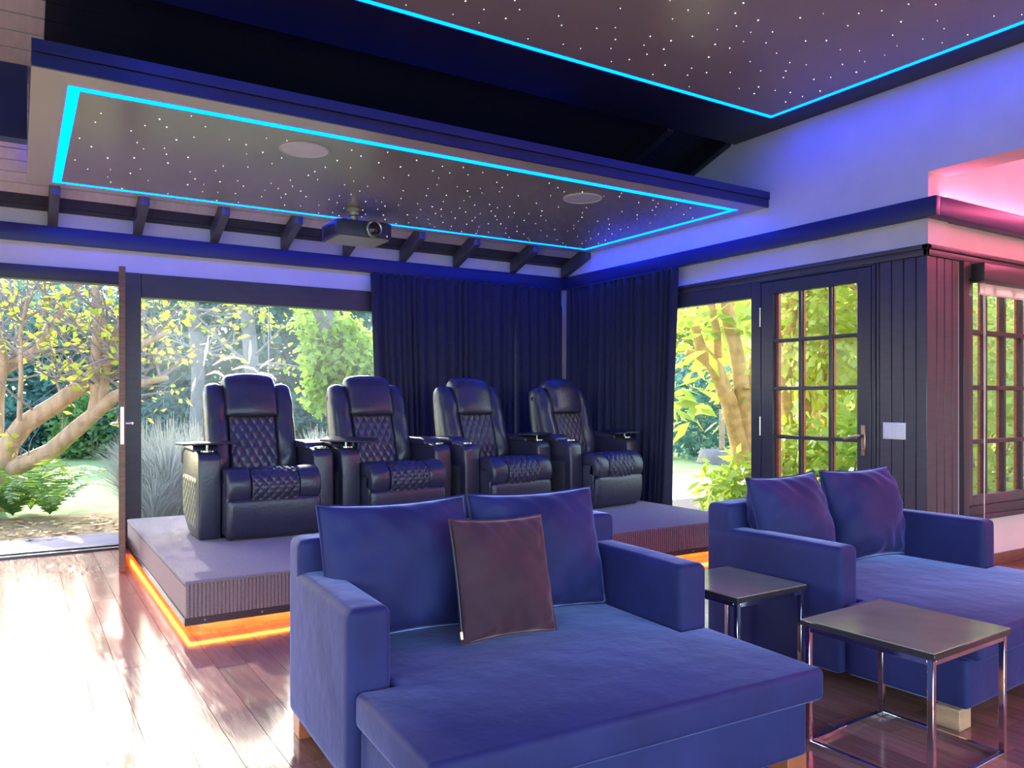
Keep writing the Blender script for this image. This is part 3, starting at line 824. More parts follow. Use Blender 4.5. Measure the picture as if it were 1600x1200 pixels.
AW = .15
SEAT = [(.52, .40), (.30, .415), (.08, .445), (-.06, .462), (-.135, .445), (-.175, .40), (-.185, .34), (-.165, .285)]
SEATW = [(.52, .41), (.30, .428), (.08, .465), (-.05, .484), (-.132, .465), (-.176, .415), (-.186, .345), (-.168, .285)]
BACK = [(.385, .37), (.405, .50), (.45, .66), (.495, .80), (.53, .93), (.555, 1.03)]
def recliner(loc, rz, label, trays):
    c = tag(empty('recliner', loc, rz), label, 'recliner', 'leather home cinema recliners')
    def arm_mb(s):
        x0, x1 = (-.475, -.475 + AW) if s < 0 else (.475 - AW, .475)
        prof = [(0.0, 0.0), (-.012, .20), (-.010, .42), (.0, .555), (.03, .592), (.10, .605), (.34, .615), (.57, .60), (.625, .54), (.63, .30), (.60, .17), (.53, .085), (.42, .03), (.30, .0)]
        return MB().prism(prof, 0, x0, x1)
    for s in (-1, 1):
        a = cpart('arm', 'rec_arm%d' % s, lambda: arm_mb(s), M['leather'], c, .018, 3)
        def pad_mb():
            x0, x1 = (-.482, -.475 + AW + .012) if s < 0 else (.475 - AW - .012, .482)
            return MB().prism([(.15, .585), (.165, .635), (.24, .650), (.52, .648), (.63, .625), (.66, .56), (.655, .49), (.60, .47), (.575, .56), (.5, .59)], 0, x0, x1)
        cpart('arm_pad', 'rec_pad%d' % s, pad_mb, M['leather'], a, .022, 3)
        def side_mb():
            x = -.475 if s < 0 else .475
            def fn(u, v):
                y = .06 + .53 * u; lo = .05 + (.10 * max(0, (u - .55) / .45) ** 1.5); z = lo + (.42 - lo) * v
                e = min(1, min(u, 1 - u) * 14) * min(1, min(v, 1 - v) * 14)
                return (x + s * (.001 + e * (.003 + .005 * quilt(u * 1.0, v * .75, 6))), y, z)
            return MB().grid(fn, 73, 61)
        cpart('quilted_side', 'rec_side%d' % s, side_mb, M['leather_side'], a)
        def cup_mb():
            x = s * .40
            return MB().lathe([(.030, .600), (.030, .612), (.040, .614), (.047, .611), (.047, .600)], 28, 2, (x, .075, 0))
        cpart('cup_ring', 'rec_cup%d' % s, cup_mb, M['chrome'], a)
    # seat: quilted centre, two bolsters
    hx = .475 - AW - .004
    cpart('seat_cushion', 'rec_seatq', lambda: strip(SEAT, -.165, .165, 89, 97, lambda u, v: .011 * quilt(u, v * 1.35, 5.5) + .012 + .012 * math.sin(math.pi * u), .012, .08), M['leather'], c)
    for s in (-1, 1):
        a, b = (-hx, -.163) if s < 0 else (.163, hx)
        cr = creases(11 + s)
        cpart('seat_bolster', 'rec_bol%d' % s, lambda: strip(SEATW, a, b, 22, 50, lambda u, v: .010 * math.sin(math.pi * u) ** .5 + cr(u, v) * .8, .014, .09), M['leather'], c)
    # footrest panel and base
    cpart('footrest', 'rec_foot', lambda: strip([(-.150, .285), (-.178, .265), (-.182, .18), (-.172, .10), (-.150, .035), (-.11, .012)], -hx, hx, 40, 34, lambda u, v: .012 * math.sin(math.pi * u) ** .4, .02, .05), M['leather'], c)
    cpart('base', 'rec_base', lambda: MB().box((-hx, -.132, .03), (hx, .55, .39)), M['leather'], c, .01)
    cpart('mechanism', 'rec_mech1', lambda: MB().box((-hx + .02, -.11, 0), (-hx + .05, .5, .03)), M['tray'], c, smooth=None)
    cpart('mechanism', 'rec_mech2', lambda: MB().box((hx - .05, -.11, 0), (hx - .02, .5, .03)), M['tray'], c, smooth=None)
    # back: shell, quilted centre, side wings, headrest
    def shell_mb():
        return MB().prism([(.43, .30), (.57, .95), (.60, 1.045), (.66, 1.055), (.70, 1.0), (.68, .80), (.62, .45), (.58, .25)], 0, -.325, .325)
    cpart('back_shell', 'rec_shell', shell_mb, M['leather'], c, .03, 3)
    cpart('back_cushion', 'rec_backq', lambda: strip(BACK[::-1], -.175, .175, 89, 101, lambda u, v: .009 * quilt(u, v * 1.2, 5.5) + .02, .014, .06), M['leather'], c)
    for s in (-1, 1):
        a, b = (-.335, -.168) if s < 0 else (.168, .335)
        cr = creases(21 + s, .006)
        W = [(.400, .41), (.415, .50), (.455, .66), (.50, .80), (.535, .92), (.575, 1.005), (.625, 1.035), (.675, 1.0)]
        cpart('back_wing', 'rec_wing%d' % s, lambda: strip(W[::-1], a, b, 24, 60, lambda u, v: .055 * math.sin(math.pi * u) ** .6 * min(1, (1 - v) * 4 + .4) + cr(u, v), .03, .07), M['leather'], c)
    def head_mb():
        cr = creases(31, .005)
        H = [(.47, .835), (.462, .86), (.475, .92), (.505, 1.00), (.535, 1.075), (.575, 1.115), (.63, 1.12), (.68, 1.08), (.69, 1.01)]
        return strip(H[::-1], -.20, .20, 44, 54, lambda u, v: .045 * math.sin(math.pi * u) ** .4 * math.sin(math.pi * min(1, v * .9 + .1)) ** .4 + cr(u, v) * .8, .04, .05)
    cpart('headrest', 'rec_head', head_mb, M['leather'], c)
    for s, ang, tilt in trays:
        t = empty('tray_table', (s * .40, .10, .60)); t.parent = c
        t.rotation_euler = (0, 0, R(ang))
        part('post', MB().tube([(0, 0, 0), (0, 0, .050)], .009, 12).lathe([(.022, .0), (.022, .012)], 18), M['chrome'], t, smooth=40)
        part('tray', MB().prism([(-.20, -.11), (.16, -.11), (.20, -.07), (.20, .10), (.17, .13), (-.17, .13), (-.20, .10)], 2, 0, .014), M['tray'], t, .003, 1, loc=(0.02, .03, .05), rot=(R(tilt), R(tilt * .5), 0))
    return c
pos = [1.522, 2.526, 3.545, 4.565]
recliner((pos[0], 5.665, .29), R(0), 'leather recliner nearest the garden door, in front of the window', [(-1, 4, 0)])
recliner((pos[1], 5.665, .29), R(3.5), 'second leather recliner from the door, tray on its left arm', [(-1, -35, 4)])
recliner((pos[2], 5.665, .29), R(8), 'third leather recliner from the door, in front of the dark curtain', [(1, 28, 0)])
recliner((pos[3], 5.64, .29), R(11), 'rightmost leather recliner beside the curtained corner', [(1, 60, -3)])

# ------------------------------------------------------------------ sofas
def soft_box(a, b, r, puff=(0, 0, 0), n=9):
    """rounded box with gently crowned faces"""
    a, b = Vector(a), Vector(b); c = (a + b) / 2; h = (b - a) / 2
    bm = bmesh.new(); bmesh.ops.create_cube(bm, size=2)
    bmesh.ops.subdivide_edges(bm, edges=bm.edges, cuts=n * 2, use_grid_fill=True)
    mb = MB(); idx = {}
    for v in bm.verts:
        # spread samples towards the edges so the rounding is resolved
        q = Vector([math.copysign(1 - (1 - abs(t)) ** 1.7, t) for t in v.co])
        p = Vector((q.x * h.x, q.y * h.y, q.z * h.z))
        core = Vector([max(-(h[i] - r), min(h[i] - r, p[i])) for i in range(3)])
        d = p - core
        if d.length > 1e-9: p = core + d.normalized() * min(r, d.length if d.length < r else r)
        for i in range(3):
            if puff[i]:
                j, k = (i + 1) % 3, (i + 2) % 3
                w_ = max(0, 1 - q[j] ** 2) * max(0, 1 - q[k] ** 2)
                p[i] += math.copysign(puff[i] * w_, q[i]) * abs(q[i])
        idx[v] = len(mb.v); mb.v.append(tuple(p + c))
    for f in bm.faces: mb.f.append(tuple(idx[v] for v in f.verts))
    bm.free()
    return mb

def sofa(loc, rz, label, legmat):
    s = tag(empty('sofa', loc, rz), label, 'sofa', 'navy velvet lounge sofas')
    H = .71
    part('backrest', soft_box((-H, -.15, .08), (H, 0, .74), .03, (0, .005, .006)), M['velvet'], s, smooth=True)
    for sg in (-1, 1):
        a, b = (-H, -H + .135) if sg < 0 else (H - .135, H)
        a, b = (a - .002, b) if sg < 0 else (a, b + .002)
        o = part('arm', soft_box((a, -.735, .08), (b, -.004, .62), .026, (.004, .004, .005)), M['velvet'], s, smooth=True)
    part('base', soft_box((-H + .136, -1.23, .08), (H - .136, -.16, .275), .02), M['velvet'], s, smooth=True)
    part('base_front', soft_box((-H + .03, -1.235, .08), (H - .03, -.737, .275), .02, (.004, .004, 0)), M['velvet'], s, smooth=True)
    # T-shaped seat cushion: front across the full width, rear between the arms
    rg_ = rnd(int(abs(loc[0]) * 100))
    ph = [rg_.random() * 6 for _ in range(6)]
    def seat():
        e, f, a, q = H - .012, -1.29, -.742, H - .139
        return MB().prism([(-e, f), (e, f), (e, a), (q, a), (q, -.152), (-q, -.152), (-q, a), (-e, a)], 2, .277, .382)
    part('seat_cushion', seat(), M['velvet_seat'], s, .022, 4)
    for x in (-H + .012, H - .102):
        for y in (-1.215, -.105):
            part('leg', MB().box((x, y, 0), (x + .09, y + .09, .082)), legmat, s, .003, 1)
    return s

def pillow(name, label, cat, group, loc, rot, w_, h_, t_, m, seed, zipper=False, pinch=.07):
    e = tag(empty(name, loc), label, cat, group)
    e.rotation_euler = rot
    r = rnd(seed); ph = [r.random() * 6.28 for _ in range(8)]
    N = 41
    def surf(sg):
        def fn(a, b):
            u = 2 * a - 1; v = 2 * b - 1
            # edges draw in between the corners
            x = u * w_ / 2 * (1 - pinch * (1 - v * v) * abs(u) ** 3 * .5 ) ; z = v * h_ / 2 * (1 - pinch * (1 - u * u) * abs(v) ** 3)
            th = t_ / 2 * (max(0, (1 - abs(u) ** 2.1)) * max(0, (1 - abs(v) ** 2.1))) ** .6
            # stress folds running in from the edges
            fold = .011 * math.sin(15 * u + ph[0] + 7 * v) * (abs(v) ** 2) * (1 - abs(v) ** 6) + .010 * math.sin(13 * v + ph[1] - 6 * u) * (abs(u) ** 2) * (1 - abs(u) ** 6)
            fold += .008 * math.sin(3 * u + 4 * v + ph[2]) + .005 * math.sin(7 * u - 5 * v + ph[5])
            fold *= min(1, th / (t_ * .18))
            th *= 1 + .12 * math.sin(2.2 * u + ph[3]) * math.cos(1.8 * v + ph[4])
            return (x, sg * (th + (fold if th > .002 else 0)), z + h_ / 2)
        return fn
    mb = MB(); mb.grid(surf(-1), N, N); mb.grid(surf(1), N, N)
    me = mb.mesh('cover', fix=False)
    bm = bmesh.new(); bm.from_mesh(me); bmesh.ops.remove_doubles(bm, verts=bm.verts, dist=.0006); bmesh.ops.recalc_face_normals(bm, faces=bm.faces); bm.to_mesh(me); bm.free()
    link('cover', me, m, e, True)
    # piping along the seam
    f = surf(0.0)
    loop = [f(i / 24, 0) for i in range(24)] + [f(1, i / 24) for i in range(24)] + [f(1 - i / 24, 1) for i in range(24)] + [f(0, 1 - i / 24) for i in range(24)]
    loop.append(loop[0])
    part('seam', MB().tube([(p[0], 0, p[2]) for p in loop], .0045, 6, False), m, e, smooth=True)
    if zipper:
        side = [f(0, i / 24) for i in range(25)]
        part('zip', MB().tube([(p[0] - .003, -.006, p[2]) for p in side[2:23]], .0035, 6), M['tray'], e, smooth=True)
        part('zip_pull', MB().box((-.008, -.004, -.028), (.004, .0, .0)), M['copper'], e, .001, 1, loc=(side[2][0] - .006, -.012, side[2][2] + .01))
    return e

A1 = R(-2.7)
def fr1(u, v, z): return (u * math.cos(A1) - v * math.sin(A1), u * math.sin(A1) + v * math.cos(A1), z)
A2 = R(3)
def fr2(u, v, z): return (u * math.cos(A2) - v * math.sin(A2), u * math.sin(A2) + v * math.cos(A2), z)
sofa(fr1(1.44, 3.005, 0), A1, 'large navy velvet lounge sofa in the foreground, holding a plum cushion', M['redleg'])
sofa(fr2(3.775, 2.66, 0), A2, 'navy velvet lounge sofa at the right by the charcoal boards', M['oak'])
VC = 'navy velvet back cushions'
pillow('back_cushion', 'navy back cushion on the left of the foreground sofa', 'cushion', VC, fr1(1.085, 2.70, .385), (R(-14), 0, A1 + R(2)), .60, .50, .28, M['velvet'], 1)
pillow('back_cushion', 'navy back cushion on the right of the foreground sofa, behind the plum cushion', 'cushion', VC, fr1(1.70, 2.72, .385), (R(-14), 0, A1), .60, .50, .28, M['velvet'], 2)
pillow('throw_pillow', 'small plum throw cushion with a side zip on the foreground sofa', 'cushion', None, fr1(1.405, 2.49, .386), (R(-16), R(2), A1 + R(4)), .41, .44, .17, M['plum'], 3, True, .06)
pillow('back_cushion', 'navy back cushion on the left of the sofa by the boards', 'cushion', VC, fr2(3.445, 2.37, .385), (R(-14), R(0), A2 + R(3)), .60, .50, .28, M['velvet'], 4)
pillow('back_cushion', 'navy back cushion on the right of the sofa by the boards', 'cushion', VC, fr2(4.075, 2.36, .385), (R(-14), R(0), A2 - R(4)), .60, .50, .28, M['velvet'], 5)

# ------------------------------------------------------------------ side tables
def side_table(c, sx, sy, h, rz, label):
    t = tag(empty('side_table', (c[0], c[1], 0), rz), label, 'side table', 'chrome side tables')
    b = .020; x, y = sx / 2, sy / 2
    part('table_top', MB().box((-x, -y, h - .024), (x, y, h - .003)), M['black_top'], t, .002, 1)
    part('top_reflection', MB().box((-x + .003, -y + .003, h - .0029), (x - .003, y - .003, h)), M['reflection_top'], t)  # thin sheet coloured with the painted reflection
    i = .010
    x -= i; y -= i
    for sxx in (-1, 1):
        for syy in (-1, 1):
            part('leg', MB().box((sxx * x - (b if sxx > 0 else 0), syy * y - (b if syy > 0 else 0), 0), (sxx * x + (0 if sxx > 0 else b), syy * y + (0 if syy > 0 else b), h - .0245)), M['chrome'], t, .0015, 1)
    for z in (.001, h - .0245 - b):
        for s_ in (-1, 1):
            yy = s_ * y - (b if s_ > 0 else 0)
            part('rail', MB().box((-x + b, yy + .001, z), (x - b, yy + b - .001, z + b - .001)), M['chrome'], t, .0015, 1)
            xx = s_ * x - (b if s_ > 0 else 0)
            part('rail', MB().box((xx + .001, -y + b, z), (xx + b - .001, y - b, z + b - .001)), M['chrome'], t, .0015, 1)
side_table((2.675, 1.628), .51, .485, .455, R(2.0), 'chrome-framed side table with a dark top, nearest the viewer')
side_table((2.665, 2.415), .44, .45, .455, R(0.5), 'chrome-framed side table tucked between the two sofas')

# ------------------------------------------------------------------ pink cove light on the alcove ledge
cv2 = tag(empty('cove_light', (8.17, 0.0, 3.30)), 'pink led cove light along the far side of the alcove ceiling', 'light')
part('housing', MB().box((-.005, -2.6, -.02), (.025, 2.6, .02)), M['white'], cv2)
part('led_strip', MB().box((-.010, -2.58, -.012), (-.005, 2.58, .012)), M['led_pink'], cv2)
cv = tag(empty('cove_light', (6.8, 3.05, BEAM1)), 'pink led cove light on the ledge above the small-paned window', 'light')
part('housing', MB().box((-1.30, -.022, 0), (1.3, .022, .018)), M['white'], cv)
part('led_strip', MB().box((-1.28, -.010, .018), (1.28, .010, .022)), M['led_pink_ledge'], cv)

# ------------------------------------------------------------------ garden
GZ = -.10
def plane(name, pts, z, m, label, cat):
    mb = MB().prism(pts, 2, z - .3, z)
    return struct(name, mb, m, label, cat)
plane('ground_lawn', [(-40, 10.61), (60, 10.61), (60, 60), (-40, 60)], GZ - .01, M['lawn'], 'sunlit lawn beyond the garden door', 'lawn')
plane('ground_yard', [(5.62, -3), (40, -3), (40, 10.6), (5.62, 10.6)], GZ - .005, M['gravel'], 'pale sunlit yard outside the french door', 'yard')
plane('ground_terrace', [(-12, YB + .21), (5.61, YB + .21), (5.61, 8.72), (-12, 8.72)], -.06, M['paving'], 'grey paved terrace strip outside the garden door', 'terrace')
plane('ground_bed', [(-12, 8.73), (5.61, 8.73), (5.61, 10.6), (-12, 10.6)], GZ + .005, M['soil'], 'leaf-strewn soil bed beside the terrace', 'flower bed')
plane('ground_far', [(-60, -60), (-12.1, -60), (-12.1, 60), (-60, 60)], GZ - .02, M['lawn'], 'ground beyond the left of the house', 'lawn')
plane('ground_front', [(-12, -60), (60, -60), (60, YF - .21), (-12, YF - .21)], GZ - .02, M['lawn'], 'ground behind the viewer outside the house', 'lawn')

def branch_pts(p, d, L, n, r, bend=.25, upb=.1):
    pts = [Vector(p)]; d = Vector(d).normalized()
    for i in range(n):
        d = (d + Vector((r.uniform(-1, 1), r.uniform(-1, 1), r.uniform(-1, 1))) * bend + Vector((0, 0, upb))).normalized()
        pts.append(pts[-1] + d * (L / n))
    return pts

def grow(mb, p, d, L, rad, level, r, tips, upb=.08, n=6, kids=(4, 7), spread=1.0):
    pts = branch_pts(p, d, L, n, r, .22, upb)
    radii = [rad * (1 - .75 * i / n) + .0015 for i in range(n + 1)]
    mb.tube(pts, radii, 6 if rad > .012 else 4, False)
    for q in pts[n // 2:]: tips.append((q, level))
    if level <= 0: return
    for _ in range(r.randint(*kids)):
        k = r.randint(1, n); t = (pts[k] - pts[k - 1]).normalized()
        dd = (t * .6 + Vector((r.uniform(-1, 1), r.uniform(-1, 1), r.uniform(-.6, 1))) * spread).normalized()
        grow(mb, pts[k], dd, L * r.uniform(.45, .75), radii[k] * .6, level - 1, r, tips, upb, n - 1, kids, spread)

# -- forked tree outside the open door: stems traced at its distance from the door
D = 9.6
def path(pl, dd=0.0, slope=0.0): return [at(x, y, D + dd + slope * i) for i, (x, y) in enumerate(pl)]
tr = tag(empty('garden_tree', at(-12, 800, D)), 'low forked tree with sparse yellow-green leaves outside the open door', 'tree')
tr.location.z = GZ
def tpart(n, mb, m, p, **k):
    return part(n, mb, m, p, loc=tuple(-Vector(p.location)), **k)
base_p = at(-25, 795, D); base_p.z = GZ - .05
stems = [
    ([base_p] + path([(-16, 770), (0, 742), (12, 697), (38, 663), (84, 634), (130, 601), (160, 572), (205, 548), (260, 520)]), [.20, .19, .15, .125, .12, .105, .095, .075, .055, .03]),
    ([base_p] + path([(-14, 775), (2, 755), (26, 729), (80, 705), (120, 670), (146, 648), (176, 622), (215, 600), (262, 590)]), [.20, .19, .13, .11, .105, .10, .09, .075, .05, .03]),
    (path([(147, 652), (151, 620), (150, 575), (154, 505), (149, 455), (156, 400)]), [.09, .075, .07, .065, .045, .03]),
    (path([(152, 640), (163, 600), (170, 560), (182, 520), (194, 478)]), [.06, .055, .05, .045, .03]),
    (path([(0, 745), (-10, 690), (-6, 620), (4, 560), (-12, 500)], .2), [.13, .11, .09, .07, .05]),
    (path([(-20, 600), (12, 575), (60, 545), (100, 480), (128, 440)], .4), [.08, .07, .055, .035, .02]),
    (path([(30, 658), (33, 590), (32, 520), (44, 460)], -.2), [.03, .026, .022, .016]),
]
tb = MB(); tips = []
r = rnd(17)
for pl, rr in stems:
    tb.tube(pl, rr, 10)
tpart('trunk', tb, M['bark'], tr, smooth=60)
tw = MB()
for pl, rr in stems:
    for i in range(2, len(pl)):
        for _ in range(4):
            p = Vector(pl[i - 1]).lerp(Vector(pl[i]), r.random())
            if p.z < 1.3 and r.random() < .8: continue
            d = Vector((r.uniform(-1, 1), r.uniform(-.8, .8), r.uniform(-.1, 1.0)))
            grow(tw, p, d, r.uniform(.6, 1.3), .017, 2, r, tips, .03, 6, (2, 4), .9)
o = tpart('twigs', tw, M['twig'], tr); o['kind'] = 'stuff'
P = np.array([tuple(q) for q, l in tips if r.random() < .34])
o = fast_quads('leaves', leaf_quads(P, .11, .06, 3), M['leaf_yellow'], tr); o.location = -Vector(tr.location); o['kind'] = 'stuff'

# -- tall hedge trees at the back of the lawn
def crown_points(c, rad, n, seed, shell=.55):
    rg = np.random.default_rng(seed)
    d = rg.normal(size=(n, 3)); d /= np.linalg.norm(d, axis=1, keepdims=True)
    q = (shell + (1 - shell) * rg.random(n) ** .6)[:, None]
    lump = 1 + .18 * np.sin(d[:, 0:1] * 7 + seed) * np.sin(d[:, 2:3] * 6 + 2 * seed) + .10 * np.sin(d[:, 1:2] * 11 + seed)
    P = np.array(c) + d * q * lump * np.array(rad)
    return P[P[:, 2] > GZ + .02]

def bush(name, label, group, c, rad, n, L, W, m, seed, trunk=None, bark=None, shell=.55):
    e = tag(empty(name, (c[0], c[1], GZ)), label, 'tree' if trunk else 'shrub', group)
    P = crown_points(c, rad, n, seed, shell)
    o = fast_quads('foliage', leaf_quads(P, L, W, seed), m, e); o.location = -Vector(e.location); o['kind'] = 'stuff'
    r = rnd(seed)
    mb = MB()
    if trunk:
        top = Vector(c)
        base = Vector((c[0] + r.uniform(-.2, .2), c[1], GZ - .05))
        mid = base.lerp(top, .5) + Vector((r.uniform(-.15, .15), 0, 0))
        mb.tube([base, mid, top, top + Vector((0, 0, rad[2] * .6))], [trunk, trunk * .85, trunk * .7, trunk * .3], 10)
        for _ in range(6):
            a = r.uniform(0, 6.28); q = mid.lerp(top, r.uniform(.3, 1.2))
            mb.tube(branch_pts(q, (math.cos(a), math.sin(a), .7), rad[0] * .8, 5, r), [trunk * .4, trunk * .35, trunk * .28, trunk * .2, trunk * .12, trunk * .06], 6)
    else:
        for _ in range(7):
            a = r.uniform(0, 6.28)
            mb.tube(branch_pts((c[0], c[1], GZ - .05), (math.cos(a) * .5, math.sin(a) * .5, 1), rad[2] * 1.2, 5, r), [.03, .026, .02, .015, .01, .005], 5)
    part('trunk' if trunk else 'stems', mb, bark or M['bark'], e, loc=tuple(-Vector(e.location)), smooth=60)
    return e

def gx(x, y, depth): return at(x, y, depth)
hedge = [(-40, 21, 3.4, 4.2), (60, 24, 3.2, 4.6), (150, 20.5, 2.8, 3.6), (230, 24, 3.0, 4.6), (310, 21, 2.8, 4.4), (390, 24, 3.0, 4.8), (470, 21, 2.8, 4.2), (560, 24, 3.4, 4.8), (650, 22, 3, 4.4)]
names = ['at the far left of the lawn', 'behind the forked tree', 'seen just left of the open door edge', 'seen through the left part of the big window', 'above the silver grass',
         'behind the first recliner', 'behind the ivy-clad tree', 'behind the second recliner', 'hidden mostly by the wide curtain']
for i, (px, dp, rx, hz) in enumerate(hedge):
    p = at(px, HY, dp)
    bush('hedge_tree', 'tall blue-green hedge tree ' + names[i], 'hedge trees at the end of the lawn', (p.x, p.y, hz * .52), (rx * .75, 1.6, hz * .62), 6500, .22, .11, M['leaf_teal'], 40 + i, .16, M['bark_grey'], .6)
    # low planting at its foot
for i, (px, dp) in enumerate([(-20, 19), (40, 18.6), (95, 19), (150, 18.4), (215, 18.8), (270, 18.5), (420, 18.6), (480, 18.3), (540, 18.8)]):
    p = at(px, HY, dp)
    lab = ['leftmost low shrub at the foot of the hedge', 'low shrub between the two forked stems', 'low shrub behind the leaning stem', 'low shrub left of the open door edge', 'low shrub at the left end of the big window',
           'low shrub behind the silver grass', 'low shrub just right of the first recliner headrest', 'low shrub below the ivy-clad tree', 'low shrub left of the second recliner'][i]
    bush('shrub', lab, 'low shrubs at the hedge foot', (p.x, p.y, .55), (1.0, .8, .85), 1800, .16, .09, M['leaf_teal'] if i % 3 else M['leaf_dark'], 70 + i, None, M['twig'])
# pale tall trunks in front of the hedge
for i, (px, dp, rr) in enumerate([(306, 17.5, .14), (390, 16.5, .15)]):
    b = at(px, HY, dp); b.z = GZ - .05
    e = tag(empty('tall_tree', (b.x, b.y, GZ)), ['tall pale grey trunk left of the first recliner headrest', 'tall pale grey trunk above the first recliner headrest'][i], 'tree', 'pale grey trunks')
    mb = MB().tube([b, b + Vector((.05, 0, 2)), b + Vector((-.08, .1, 4)), b + Vector((.05, 0, 6))], [rr * 1.2, rr, rr * .9, rr * .7], 12)
    r = rnd(90 + i)
    part('trunk', mb, M['bark_grey'], e, loc=tuple(-Vector(e.location)), smooth=60)
    tw = MB(); tp = []
    for _ in range(14):
        grow(tw, b + Vector((0, 0, r.uniform(2.0, 5.5))), (r.uniform(-1, 1), r.uniform(-1, .4), r.uniform(-.1, .5)), r.uniform(1.2, 2.2), .035, 2, r, tp, .02, 6, (2, 3), .8)
    part('branches', tw, M['twig'], e, loc=tuple(-Vector(e.location)))['kind'] = 'stuff'
    P = np.array([tuple(q) for q, l in tp])
    o = fast_quads('leaves', leaf_quads(P, .17, .10, 95 + i), M['leaf_yellow'], e); o.location = -Vector(e.location); o['kind'] = 'stuff'

# ivy-clad tree behind the second recliner
b = at(556, HY, 12.5); b.z = GZ - .05
e = tag(empty('ivy_tree', (b.x, b.y, GZ)), 'bright green ivy-clad tree between the window joint and the curtain', 'tree')
part('trunk', MB().tube([b, b + Vector((-.05, 0, 1.2)), b + Vector((-.35, 0, 2.3)), b + Vector((-.75, .1, 3.4))], [.22, .2, .17, .13], 12), M['bark_grey'], e, loc=tuple(-Vector(e.location)), smooth=60)
rg2 = np.random.default_rng(7)
pc = at(535, 555, 12.4); pc2 = at(575, 600, 12.2); pc3 = at(500, 610, 12.3); pc4 = at(490, 500, 12.3)
P = np.concatenate([crown_points(tuple(pc), (.62, .5, .62), 1500, 1, .3), crown_points(tuple(pc2), (.5, .5, .55), 900, 2, .3), crown_points(tuple(pc3), (.28, .3, .40), 300, 3, .3), crown_points(tuple(pc4), (.40, .4, .55), 320, 4, .3)])
o = fast_quads('leaves', leaf_quads(P, .13, .11, 77, .5), M['leaf_green'], e); o.location = -Vector(e.location); o['kind'] = 'stuff'

# silver fountain grass outside the window
def grass_clump(name, label, group, c, n, h, spread, seed, m, width=.006):
    r = np.random.default_rng(seed)
    e = tag(empty(name, (c[0], c[1], GZ)), label, 'grass', group)
    a = r.uniform(0, 2 * np.pi, n); s = r.random(n) ** .7 * spread; hh = h * r.uniform(.55, 1.05, n)
    base = np.stack([c[0] + np.cos(a) * .13 * r.random(n), c[1] + np.sin(a) * .13 * r.random(n), np.full(n, GZ)], 1)
    quads = []
    dirv = np.stack([np.cos(a), np.sin(a), np.zeros(n)], 1); side = np.stack([-np.sin(a), np.cos(a), np.zeros(n)], 1)
    prev = base; K = 5
    for k in range(1, K + 1):
        t = k / K
        cur = base + dirv * (s * t ** 1.8)[:, None] + np.array([0, 0, 1]) * (hh * (t - .32 * t ** 3 * (s / spread)))[:, None]
        w0 = width * (1 - (k - 1) / K * .85); w1 = width * (1 - t * .85)
        quads.append(np.stack([prev - side * w0, prev + side * w0, cur + side * w1, cur - side * w1], 1)); prev = cur
    o = fast_quads('blades', np.concatenate(quads), m, e); o.location = -Vector(e.location); o['kind'] = 'stuff'
    return e
gl = ['silver grass clump at the left end of the big window', 'silver grass clump left of the first recliner', 'silver grass clump behind the first recliner', 'silver grass clump right of the first recliner', 'short silver grass clump by the terrace edge left of the recliner']
for i, (px, yy, hh, sp) in enumerate([(225, 9.3, 1.15, .45), (262, 8.95, 1.25, .5), (305, 9.1, 1.2, .5), (500, 9.6, 1.05, .55), (240, 8.85, .8, .4)]):
    p = onY(px, HY, yy)
    g = grass_clump('fountain_grass', gl[i], 'silver fountain grass', (p.x, yy), 1300, hh, sp * 1.35, 200 + i, M['straw'], .008)
    if i in (1, 2):
        plist = [[(318, 572), (322, 548), (326, 524)], [(389, 568), (391, 548), (391, 532)]] if i == 1 else []
        if i == 2:
            plist = [[(332, 571), (348, 561), (366, 558), (378, 562)], [(362, 578), (378, 573), (396, 576), (404, 583)], [(322, 586), (336, 581), (346, 585), (353, 592)],
                     [(392, 590), (408, 583), (424, 586), (432, 595)], [(406, 574), (418, 566), (428, 560)], [(438, 598), (446, 606), (453, 620)], [(300, 612), (303, 600), (306, 590)]]
        for pl in plist:
            pts = [onY(x, y, yy - .1) for x, y in pl]
            n_ = len(pts)
            prof = [.006, .017, .015, .006] if n_ == 4 else [.007, .016, .006]
            foot = Vector((p.x, yy, .35))
            q = part('plume', MB().tube(pts, prof, 7), M['plume'], g, loc=tuple(-Vector(g.location)), smooth=60)
            st = pts[0] if n_ == 3 else pts[-1]
            part('stalk', MB().tube([foot, foot.lerp(st, .6) + Vector((0, 0, .12)), st], .003, 4), M['straw'], q, loc=tuple(-Vector((0, 0, 0))))

